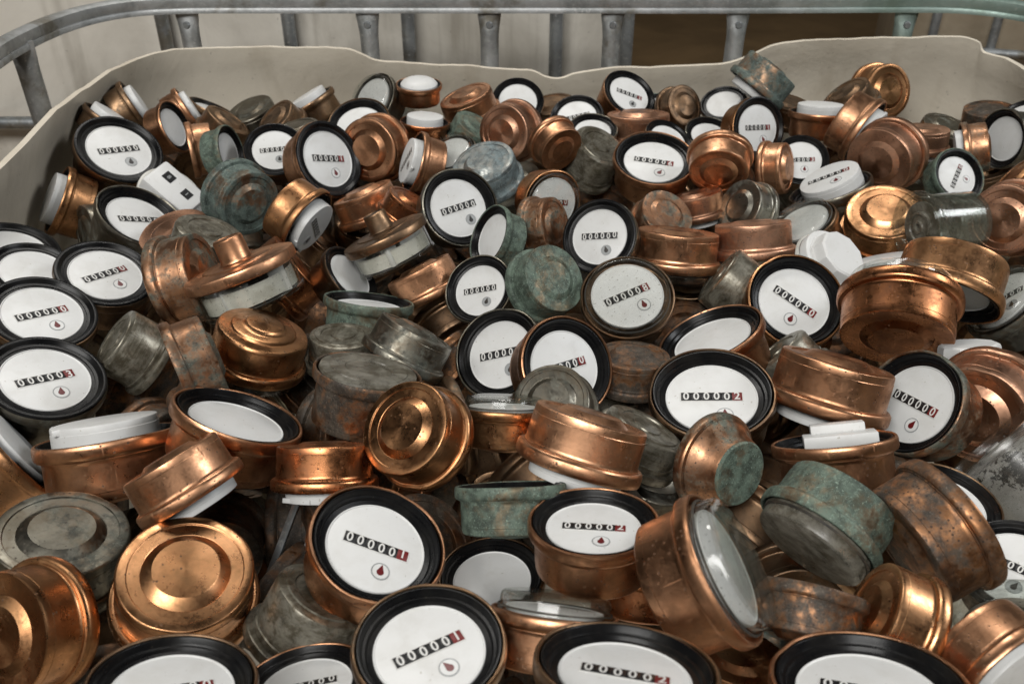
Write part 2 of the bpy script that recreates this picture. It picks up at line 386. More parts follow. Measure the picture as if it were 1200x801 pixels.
lin = root('bin_liner', (0, 0, 0))
tag(lin, 'cream plastic bin liner with unevenly cut rim holding the whole pile', 'bin')
link('liner_wall', liner(), 'cream_liner', lin)
flat_box('liner_bottom', (-0.50, -0.22, -0.44), (0.66, 1.22, -0.425), 'cream_liner', lin)
flat_box('front_wall', (-0.49, -0.235, -0.43), (0.64, -0.222, 0.055), 'cream_liner', lin)
# steel cage round the bin
cage = root('steel_cage', (0, 0, 0)); tag(cage, 'galvanised steel tube cage running behind the cream bin', 'cage')
RZ = 0.112
rail = catmull([(-0.578, -0.2, RZ), (-0.58, 0.4, RZ), (-0.58, 0.9, RZ - 0.002), (-0.583, 1.06, RZ), (-0.567, 1.17, RZ), (-0.525, 1.235, RZ), (-0.45, 1.262, RZ), (-0.3, 1.265, RZ), (0, 1.265, RZ), (0.3, 1.265, RZ), (0.52, 1.265, RZ + 0.001), (0.62, 1.25, RZ + 0.002),
                (0.69, 1.20, RZ), (0.715, 1.1, RZ), (0.72, 0.6, RZ), (0.72, -0.2, RZ)], 8)
sec = [(-0.010, -0.009), (-0.0115, 0.000), (-0.0105, 0.006), (-0.006, 0.009), (0.004, 0.009), (0.010, 0.006), (0.011, 0.0), (0.010, -0.009), (0.005, -0.011), (-0.005, -0.011)]
sweep('top_rail', rail, [(a * 0.86, b * 0.86 - 0.001) for a, b in sec], 'galvanised_steel', cage)
lip = [(-0.0130, -0.0155), (-0.0130, -0.009), (-0.011, -0.008), (0.011, -0.008), (0.0125, -0.010), (0.0125, -0.0155)]
sweep('rail_lip', rail, [(a * 0.9, b * 0.9 - 0.001) for a, b in lip], 'galvanised_steel', cage)
def bar(name, top, bot, r, mat, parent, flat=0.02):
    """round tube pressed flat at its upper end, where it is bolted to the rail"""
    top, bot = Vector(top), Vector(bot); d = (bot - top); Ln = d.length; d.normalize()
    s = d.cross(Vector((0, 1, 0))).normalized(); f = s.cross(d).normalized()
    V, F = [], []; n = 14
    st = [(0, 1.25, 0.32), (flat * 0.7, 1.25, 0.36), (flat * 1.3, 1.1, 0.75), (flat * 2.0, 1.0, 1.0), (Ln * 0.5, 1, 1), (Ln, 1, 1)]
    for (u, a, b) in st:
        for k in range(n):
            an = 2 * math.pi * k / n
            V.append(tuple(top + d * u + s * (math.cos(an) * r * a) + f * (math.sin(an) * r * b)))
    for i in range(len(st) - 1):
        for j in range(n):
            k = (j + 1) % n; F.append([i * n + j, i * n + k, (i + 1) * n + k, (i + 1) * n + j])
    F.append(list(range(n))); F.append([(len(st) - 1) * n + j for j in range(n)])
    o = link(name, mesh(name, V, F, 40), mat, parent)
    return o
BARX = [-0.445, -0.198, -0.031, 0.138, 0.31, 0.54]
for i, x in enumerate(BARX):
    b = bar('vertical_bar', (x, 1.262, RZ - 0.006), (x - 0.004 + 0.008 * (i % 2), 1.262, -0.85), 0.0128, 'galvanised_steel', cage)
    bolt = lathe('bolt', [(0, 0.12), (0.09, 0.12), (0.12, 0.08), (0.12, 0)], 10)
    bo = link('bolt', bolt, 'galvanised_dull', b); bo.location = (x, 1.2555, RZ - 0.030); bo.rotation_euler = (math.pi / 2, 0, 0)
for (a, c) in (((-0.583, 1.075, RZ - 0.006), (-0.56, 1.06, -0.85)), ((-0.58, 0.8, RZ - 0.006), (-0.57, 0.8, -0.85)),
               ((0.69, 1.17, RZ - 0.006), (0.69, 1.17, -0.85)), ((0.718, 0.95, RZ - 0.006), (0.718, 0.95, -0.85))):
    bar('vertical_bar', a, c, 0.0128, 'galvanised_steel', cage)
for zz in (-0.35, -0.7):
    sweep('hoop', [Vector((p.x * 0.99, p.y * 0.99, zz)) for p in rail[::3]], circ(0.009), 'galvanised_dull', cage)

# neighbouring containers behind
def container(name, loc, rz, w, dp, h, tank_mat, label, bars, corner=0.12, top=0.3):
    g = root(name, loc); g.rotation_mode = 'XYZ'; g.rotation_euler = (0, 0, rz)
    tag(g, label, 'container', 'containers standing behind the bin')
    bm = bmesh.new(); r = bmesh.ops.create_cube(bm, size=1)
    for v in r['verts']: v.co = Vector((v.co.x * w, (v.co.y + 0.5) * dp, (v.co.z + 0.5) * h))
    bmesh.ops.bevel(bm, geom=bm.edges[:], offset=corner, segments=6, affect='EDGES', profile=0.5)
    me = bpy.data.meshes.new('tank'); bm.to_mesh(me); bm.free(); me.polygons.foreach_set('use_smooth', [True] * len(me.polygons)); me.materials.append(None)
    link('tank', me, tank_mat, g)
    c = link('cage_frame', None, None, g)
    for x in bars:
        sweep('cage_bar', [Vector((x, -0.022, 0.02)), Vector((x, -0.022, h * 0.5)), Vector((x, -0.022, h + 0.03))], circ(0.0105), 'galvanised_dull', c, Vector((0, 1, 0)))
    for zz in (h * 0.28, h * 0.62, h + 0.03):
        sweep('cage_hoop', [Vector((-w / 2, -0.035, zz)), Vector((0, -0.035, zz)), Vector((w / 2, -0.035, zz))], circ(0.010), 'galvanised_dull', c)
    flat_box('pallet', (-w / 2, -0.03, -0.12), (w / 2, dp, -0.02), 'galvanised_dull', g)
    return g
container('bulk_container', (-0.46, 1.45, -0.83), 0, 1.27, 1.0, 1.16, 'pale_tank', 'pale white plastic tank with upright grey tubes, behind the left half of the rail',
          [-0.48, -0.084, 0.112, 0.298, 0.529, 0.64], 0.05)
container('bulk_container', (1.52, 2.0, -0.83), -0.30, 1.2, 1.0, 1.05, 'dusty_tank', 'dusty brownish caged tank behind the right end of the rail',
          [-0.55, -0.42, -0.16, -0.02, 0.12, 0.3], 0.05)

# ------------------------------------------------------------------ meter parts (shared meshes)
def wobble(seed, amt):
    rs = random.Random(seed); ph = [rs.uniform(0, 6.28) for _ in range(8)]; dents = [(rs.uniform(0, 6.28), rs.uniform(0.012, 0.035) * amt, rs.uniform(0.12, 0.3)) for _ in range(3)]
    def w(a, r, z):
        e = amt * (0.007 * math.sin(2 * a + ph[0]) + 0.004 * math.sin(3 * a + ph[1]) + 0.0025 * math.sin(7 * a + ph[2] + 5 * z))
        dr = e * r
        dz = amt * 0.010 * math.sin(2 * a + ph[3]) * r * r + amt * 0.004 * math.sin(5 * a + ph[4]) * r
        if r > 0.8:
            for (da, dd, dw) in dents:
                x = (a - da + math.pi) % (2 * math.pi) - math.pi
                dr -= dd * math.exp(-(x / dw) ** 2)
        return dr, dz
    return w
def body_profile(H=0.8, boss=0.10, ringed=True):
    p = [(0, -H - boss), (0.430, -H - boss), (0.438, -H - boss + 0.004), (0.572, -H + 0.004), (0.580, -H)]
    if ringed: p += [(0.735, -H), (0.740, -H - 0.003), (0.744, -H - 0.020), (0.750, -H - 0.024), (0.852, -H - 0.024)]
    else: p += [(0.70, -H), (0.84, -H - 0.012)]
    p += [(0.866, -H - 0.018), (0.880, -H - 0.002), (0.887, -H + 0.03), (0.888, -H + 0.11), (0.894, -H + 0.118)]
    return p + upper_profile()
def upper_profile():
    return [(0.898, -0.30), (0.902, -0.255), (0.912, -0.238), (0.93, -0.23), (0.968, -0.222), (0.988, -0.20), (1.0, -0.165), (1.0, -0.07), (0.996, -0.035), (0.985, -0.010), (0.968, 0.0), (0.952, -0.003), (0.942, -0.016), (0.936, -0.05), (0.932, -0.24), (0.5, -0.26), (0, -0.26)]
BODY = [lathe('meter_body', body_profile(0.8, 0.10), 72, wobble(1, 0.35)), lathe('meter_body', body_profile(0.8, 0.10), 72, wobble(2, 0.5)),
        lathe('meter_body', body_profile(0.8, 0.07, False), 72, wobble(3, 0.4)), lathe('meter_body', body_profile(0.8, 0.12), 72, wobble(4, 0.8))]
def hat(H):
    p = [(0, -H - 0.16), (0.30, -H - 0.16), (0.36, -H - 0.14), (0.40, -H - 0.10), (0.46, -H - 0.075), (0.58, -H - 0.07), (0.62, -H - 0.05), (0.64, -H - 0.01), (0.68, -H), (0.80, -H), (0.86, -H + 0.015), (0.885, -H + 0.05), (0.9, -H + 0.1)]
    return p + upper_profile()
BODY_HAT = lathe('meter_body', hat(0.8), 72, wobble(7, 0.6))
BODY_TALL = lathe('meter_body', body_profile(1.04), 72, wobble(5, 0.5))
def cone(H):
    p = [(0, -H), (0.60, -H), (0.63, -H + 0.02), (0.66, -H + 0.08), (0.74, -0.46), (0.84, -0.34), (0.88, -0.30)]
    return p + upper_profile()[1:]
BODY_CONE = lathe('meter_body', cone(0.8), 72, wobble(6, 0.5))
# black well: shallow one covers the flange, deep one sits inside it
WELL_FLUSH = lathe('well_ring', [(0.972, -0.03), (0.978, 0.012), (0.966, 0.034), (0.94, 0.042), (0.91, 0.038), (0.88, 0.016), (0.855, -0.016), (0.835, -0.03), (0.785, -0.036), (0.78, -0.055), (0.722, -0.060), (0.716, -0.10)], 72)
WELL_DEEP = lathe('well_ring', [(0.920, -0.12), (0.924, -0.030), (0.916, -0.012), (0.900, -0.012), (0.890, -0.024), (0.872, -0.085), (0.858, -0.105), (0.822, -0.112), (0.812, -0.13), (0.80, -0.155), (0.726, -0.175), (0.720, -0.23)], 72)
def dial_mesh(z): return lathe('dial', [(0, z), (0.715, z), (0.728, z - 0.003), (0.74, z + 0.010), (0.752, z + 0.010), (0.76, z - 0.004), (0.76, z - 0.06)], 64)
DZ = {'Fl': -0.045, 'Fd': -0.155, 'G': 0.03}
DIAL = {k: dial_mesh(z) for k, z in DZ.items()}
# counter: frame plate, five dark drums, one red drum, digits
CW, CH, CY = 1.0, 0.175, 0.02          # counter width, height, centre
def counter_plate(): return box_mesh('counter_window', [(0, CY, 0, CW + 0.03, CH + 0.03, 0.012)])
COUNTER = counter_plate()
cell = CW / 6
DRUMS = box_mesh('number_drum', [(0, 0, 0, cell * 0.86, CH * 0.97, 0.02)], 0.006)
DIGIT = {}
def digit_mesh(ch):
    if ch in DIGIT: return DIGIT[ch]
    cu = bpy.data.curves.new('numeral', 'FONT'); cu.body = ch; cu.size = 0.225 * R; cu.align_x = 'CENTER'; cu.align_y = 'CENTER'; cu.resolution_u = 3; cu.offset = 0.0035 * R
    o = bpy.data.objects.new('numeral', cu); COL.objects.link(o)
    dg = bpy.context.evaluated_depsgraph_get(); dg.update()
    me = bpy.data.meshes.new_from_object(o.evaluated_get(dg)); me.name = 'numeral'
    for i in range(len(me.vertices)):
        v = me.vertices[i]; v.co.x *= 0.92; v.co.z = 0
    cxm = [v.co.x for v in me.vertices]; cym = [v.co.y for v in me.vertices]
    ox, oy = (max(cxm) + min(cxm)) / 2, (max(cym) + min(cym)) / 2
    for v in me.vertices: v.co.x -= ox; v.co.y -= oy
    me.materials.clear(); me.materials.append(None)
    bpy.data.objects.remove(o); bpy.data.curves.remove(cu)
    DIGIT[ch] = me; return me
WIN = lathe('star_window', [(0, 0.004), (0.125, 0.004), (0.130, 0.010), (0.140, 0.010), (0.144, 0.0)], 28)
WINF = lathe('star_floor', [(0, 0.007), (0.123, 0.007)], 24)
def teardrop():
    V = [(0, 0, 0.012 * R)]; n = 22
    for k in range(n):
        a = 2 * math.pi * k / n
        r = 0.056
        x = r * math.cos(a); y = r * math.sin(a) - 0.015
        if math.sin(a) > 0.35: y = r * math.sin(a) - 0.015 + 0.07 * ((math.sin(a) - 0.35) / 0.65) ** 1.4; x *= 1 - 0.55 * (math.sin(a) - 0.35) / 0.65
        V.append((x * R, y * R, 0.009 * R))
    return mesh('star_pointer', V, [[0, 1 + k, 1 + (k + 1) % n] for k in range(n)])
STAR = teardrop()
# raised white registers
def reg_disc(h, r=0.72): return lathe('register', [(0, h), (r - 0.03, h), (r - 0.008, h - 0.006), (r, h - 0.028), (r, h * 0.55), (r + 0.006, h * 0.52), (r + 0.006, -0.2), (0, -0.2)], 56)
REG = {'disc': reg_disc(0.22), 'low': reg_disc(0.09, 0.78)}
REG['dome'] = lathe('register', [(0, 0.26), (0.3, 0.245), (0.55, 0.19), (0.72, 0.10), (0.80, 0.0), (0.80, -0.2), (0, -0.2)], 56)
REG['block'] = box_mesh('register', [(-0.1, -0.22, 0.06, 0.86, 0.34, 0.34), (-0.1, 0.1, 0.0, 1.15, 0.5, 0.2)], 0.02)
REG['box'] = box_mesh('register', [(0, 0, -0.2, 1.28, 0.94, 0.44)], 0.07)
REG_BASE = lathe('register_base', [(0, 0.0), (0.76, 0.0), (0.79, -0.02), (0.80, -0.06), (0.80, -0.20), (0.76, -0.22), (0.76, -0.42), (0, -0.42)], 56)
PLATE = box_mesh('register_plate', [(0.05, -0.46, 0.17, 0.7, 0.46, 0.09), (-0.46, 0.15, 0.17, 0.18, 0.5, 0.07)], 0.01)
# clear caps
CAP = lathe('clear_cap', [(0, 0.26), (0.76, 0.26), (0.815, 0.25), (0.845, 0.225), (0.86, 0.18), (0.865, 0.03), (0.90, 0.02), (0.90, -0.02), (0.82, -0.02), (0.815, 0.16), (0.79, 0.195), (0.75, 0.205), (0, 0.205)], 72, wobble(9, 0.5))
CAP_RIM = lathe('cap_rim', [(0.90, 0.03), (0.885, 0.055), (0.872, 0.055), (0.868, 0.03)], 64, close=True)
CAP_FLAT = lathe('clouded_top', [(0, 0.035), (0.42, 0.03), (0.44, 0.045), (0.70, 0.05), (0.72, 0.035), (0.84, 0.03), (0.885, 0.015), (0.90, -0.04), (0, -0.05)], 72)
def cup_profile(L):
    return [(0, -L - 0.03), (0.30, -L - 0.03), (0.31, -L), (0.56, -L), (0.57, -L - 0.03), (0.60, -L - 0.035), (0.70, -L - 0.035), (0.72, -L - 0.01), (0.80, -L), (0.845, -L + 0.02), (0.865, -L + 0.07), (0.875, -0.32), (0.90, -0.31), (0.90, -0.26), (0.885, -0.25), (0.89, -0.19), (0.97, -0.18), (0.99, -0.165), (1.0, -0.14), (1.0, -0.03), (0.99, -0.008), (0.95, 0.0),
            (0.87, -0.002), (0.84, -0.02), (0.825, -L + 0.14), (0.80, -L + 0.09), (0.76, -L + 0.075), (0, -L + 0.07)]
CUPS = {}
def cup_mesh(L):
    L = round(L, 2)
    if L not in CUPS: CUPS[L] = lathe('clear_cup', cup_profile(L), 72, wobble(20 + int(L * 10), 0.25))
    return CUPS[L]
COREM = {}
def core_mesh(L):
    L = round(L, 2)
    if L not in COREM: COREM[L] = lathe('inner_core', [(0, -0.06), (0.12, -0.06), (0.13, -0.10), (0.30, -0.11), (0.32, -0.16), (0.66, -0.17), (0.74, -0.22), (0.78, -0.3), (0.78, -L + 0.16), (0.7, -L + 0.12), (0, -L + 0.12)], 48)
    return COREM[L]
# knobbed lid on a clear housing
LID = lathe('lid', [(0, 0.045), (0.25, 0.045), (0.50, 0.05), (0.62, 0.045), (0.64, 0.02), (0.80, 0.012), (0.94, 0.0), (0.985, -0.015), (1.0, -0.05), (1.0, -0.19), (0.985, -0.21), (0.93, -0.215), (0.9, -0.18), (0.6, -0.05), (0, -0.05)], 72, wobble(31, 0.5))
KNOB = lathe('knob', [(0, 0.46), (0.20, 0.46), (0.215, 0.475), (0.235, 0.475), (0.252, 0.46), (0.26, 0.43), (0.272, 0.10), (0.29, 0.06), (0.33, 0.045)], 40)
HOUSE = lathe('housing', [(0.90, -0.21), (0.90, -0.66), (0.925, -0.675), (0.93, -0.72), (0.90, -0.75), (0.80, -0.76), (0, -0.76), (0, -0.725), (0.78, -0.725), (0.845, -0.69), (0.85, -0.21)], 72, close=False)
STRIP = lathe('paper_strip', [(0.815, -0.32), (0.822, -0.32), (0.822, -0.65), (0.815, -0.65)], 64, close=True)
WORKS = box_mesh('works', [(0.35, 0.35, -0.40, 0.5, 0.5, 0.5), (-0.4, 0.3, -0.42, 0.3, 0.8, 0.5), (0.1, -0.55, -0.42, 0.8, 0.3, 0.5), (0.62, -0.2, -0.40, 0.2, 0.3, 0.45), (-0.5, -0.4, -0.42, 0.3, 0.4, 0.5)], 0.01)
ROD = box_mesh('rod', [(0, 0, 0, 0.07, 0.05, 1.0)], 0.01)

# ------------------------------------------------------------------ building one meter
def add_counter(dial, z, digits, star, star_at=(0.16, -0.36), star_rot=0.0, cx=0.0, cy=0.02):
    w = link('counter_window', COUNTER, 'drum_numeral', dial); w.location = (cx * R, 0, (z + 0.001) * R)
    for i, ch in enumerate(digits):
        x = (cx - CW / 2 + cell * (i + 0.5)) * R
        red = (i == 5 and star == 'r') or (i == 5 and ch != '0')
        d = link('number_drum', DRUMS, 'drum_red' if red else 'drum_black', dial); d.location = (x, CY * R, (z + 0.006) * R); d.scale = (1.16, 1.02, 1)
        n = link('numeral', digit_mesh(ch), 'drum_numeral', dial); n.location = (x, (CY + (random.uniform(-0.03, 0.03) if i == 5 else random.uniform(-0.008, 0.008))) * R, (z + 0.0185) * R)
    if star:
        s = link('star_window', WIN, 'window_grey', dial); s.location = (star_at[0] * R, star_at[1] * R, z * R)
        fo = link('star_floor', WINF, 'white_plastic' if star == 'r' else 'window_grey', dial); fo.location = (star_at[0] * R, star_at[1] * R, (z + 0.0005) * R)
        p = link('star_pointer', STAR, 'star_red' if star == 'r' else 'star_dark', dial); p.location = (star_at[0] * R, star_at[1] * R, (z + 0.0015) * R); p.rotation_euler = (0, 0, star_rot)
count = 0
def meter(kind, loc, rot, s, mat, digits, star, variant, L, label, cat='water meter', group='old water meters heaped in the bin', detail=True):
    global count; count += 1
    rs = random.Random(count * 7 + 1)
    nm = {'C': 'clear_cup', 'W': 'counter_module', 'K': 'knobbed_meter'}.get(kind, 'water_meter')
    g = root(nm, loc, Quaternion(rot), s)
    tag(g, label, {'C': 'meter cup', 'W': 'counter module'}.get(kind, cat), {'C': 'loose clear cups in the heap', 'W': 'loose white counter modules'}.get(kind, group))
    if kind == 'C':
        cm = {'glass': 'clear_cup', 'sil': 'silvery_cup', 'spk': 'speckled_cup'}[mat]
        c = link('cup', cup_mesh(L), cm, g)
        ic = link('inner_core', core_mesh(L), {'glass': 'grey_gear', 'sil': 'silver_tin', 'spk': 'speckled_deposit'}[mat], g)
        if mat == 'glass':
            ic.data = lathe('hub', [(0.0, -0.20), (0.10, -0.20), (0.11, -0.08), (0.17, -0.07), (0.19, -0.12), (0.34, -0.14), (0.36, -0.10), (0.42, -0.10), (0.44, -0.18), (0.70, -0.20), (0.70, -0.26), (0, -0.26)], 48)
            ic.material_slots[0].link = 'OBJECT'; ic.material_slots[0].material = MATS['dirty_cap']
            if L > 1: link('inner_drum', lathe('inner_drum', [(0.30, -L * 0.50), (0.74, -L * 0.50), (0.76, -L * 0.52), (0.77, -L + 0.12), (0.30, -L + 0.11)], 48), 'foggy_drum', g)
        return g
    if kind == 'W':
        b = link('register', REG['box'] if variant == 'box' else REG_BASE, 'white_plastic', g)
        if variant == 'box':
            for (x, y, sx, sy) in ((-0.28, 0.1, 0.26, 0.26), (0.28, 0.05, 0.24, 0.24)):
                d = link('small_window', box_mesh('small_window', [(x, y, 0.022, sx, sy, 0.012)]), 'drum_black', g)
                n = link('numeral', digit_mesh('8' if x < 0 else '1'), 'window_grey', d); n.location = (x * R, y * R, 0.030 * R); n.scale = (0.8, 0.7, 1)
            r = link('base_ring', REG_BASE, 'aged_white_plastic', g); r.location = (0, 0, -0.30 * R); r.scale = (0.98, 0.98, 0.6)
        else:
            link('ribbed_cap', lathe('ribbed_cap', [(0, 0.30), (0.55, 0.30), (0.60, 0.27), (0.62, 0.22), (0.64, 0.03), (0.70, 0.015), (0.70, -0.01)], 10, angle=20), 'white_plastic', g)
            link('collar', lathe('collar', [(0.795, -0.24), (0.83, -0.245), (0.84, -0.27), (0.84, -0.31), (0.82, -0.33), (0.795, -0.335)], 48), 'aged_white_plastic', g)
        return g
    if kind == 'K':
        l = link('lid', LID, METAL[mat], g); link('knob', KNOB, METAL[mat], l)
        link('housing', HOUSE, 'clear_cap', g); link('paper_strip', STRIP, 'paper_strip', g); link('inner_works', WORKS, 'aged_white_plastic', g)
        link('bottom_gasket', lathe('bottom_gasket', [(0.0, -0.685), (0.80, -0.685), (0.80, -0.715), (0, -0.715)], 48), 'dark_gasket', g)
        return g
    bm = BODY[rs.randrange(4)]
    if kind == 'G' and L == 1: bm = BODY_TALL
    if mat == 'patg': bm = BODY_CONE
    if label.startswith('bright gold hat'): bm = BODY_HAT
    b = link('body', bm, METAL[mat], g)
    if mat == 'patg':
        e = link('end_disc', lathe('end_disc', [(0, -0.815), (0.60, -0.812), (0.632, -0.79), (0.64, -0.76)], 56), 'green_patina', b)
    if kind in ('Fl', 'Fd'):
        link('well_ring', WELL_FLUSH if kind == 'Fl' else WELL_DEEP, 'black_plastic', g)
        d = link('dial', DIAL[kind], 'white_plastic', g); d.scale = (0.955, 0.955, 1)
        if detail and digits: add_counter(d, DZ[kind], digits, star, (0.16 + rs.uniform(-0.06, 0.06), -0.37), rs.uniform(-0.5, 0.5))
    elif kind == 'P':
        v = variant or 'disc'
        if v in ('tilt', 'rods'): v = 'disc'
        link('well_ring', WELL_DEEP, 'black_plastic', g)
        r = link('register', REG[v], 'white_plastic', g)
        if variant == 'tilt':
            r.location = (0.06 * R, 0.1 * R, 0.02 * R); r.rotation_euler = (0.12, -0.10, 0)
        if v == 'disc' and variant != 'tilt' and variant != 'disc':
            p = link('register_plate', PLATE, 'white_plastic', r)
        if digits and variant not in ('rods',): add_counter(r, {'disc': 0.22, 'low': 0.09}.get(v, 0.22), digits, star)
        if variant == 'rods':
            gm = Matrix.LocRotScale(Vector(loc), Quaternion(rot), Vector((s, s, s)))
            for (x0, x1) in ((-0.142, -0.160), (-0.124, -0.142)):      # the two drive rods hang out of the open module
                p0 = Vector((x0, 0.445, -0.030)); p1 = Vector((x1, 0.368, -0.062)); dv = p1 - p0
                q = link('rod', ROD, 'galvanised_dull', g)
                q.matrix_local = gm.inverted() @ Matrix.LocRotScale((p0 + p1) / 2, dv.to_track_quat('Z', 'Y'), Vector((1.7, 1.5, dv.length / R)))
    elif kind == 'G':
        if variant == 'dirty':
            link('clouded_top', CAP_FLAT, 'dirty_cap', g); return g
        d = link('dial', DIAL['G'], 'white_plastic' if mat != 'grn' else 'grey_gear', g)
        if detail and digits: add_counter(d, DZ['G'], digits, star, (0.22, -0.34))
        c = link('clear_cap', CAP, 'dirty_cap' if mat == 'grn' else 'clear_cap', g)
        link('cap_rim', CAP_RIM, 'dark_gasket', c)
    return g
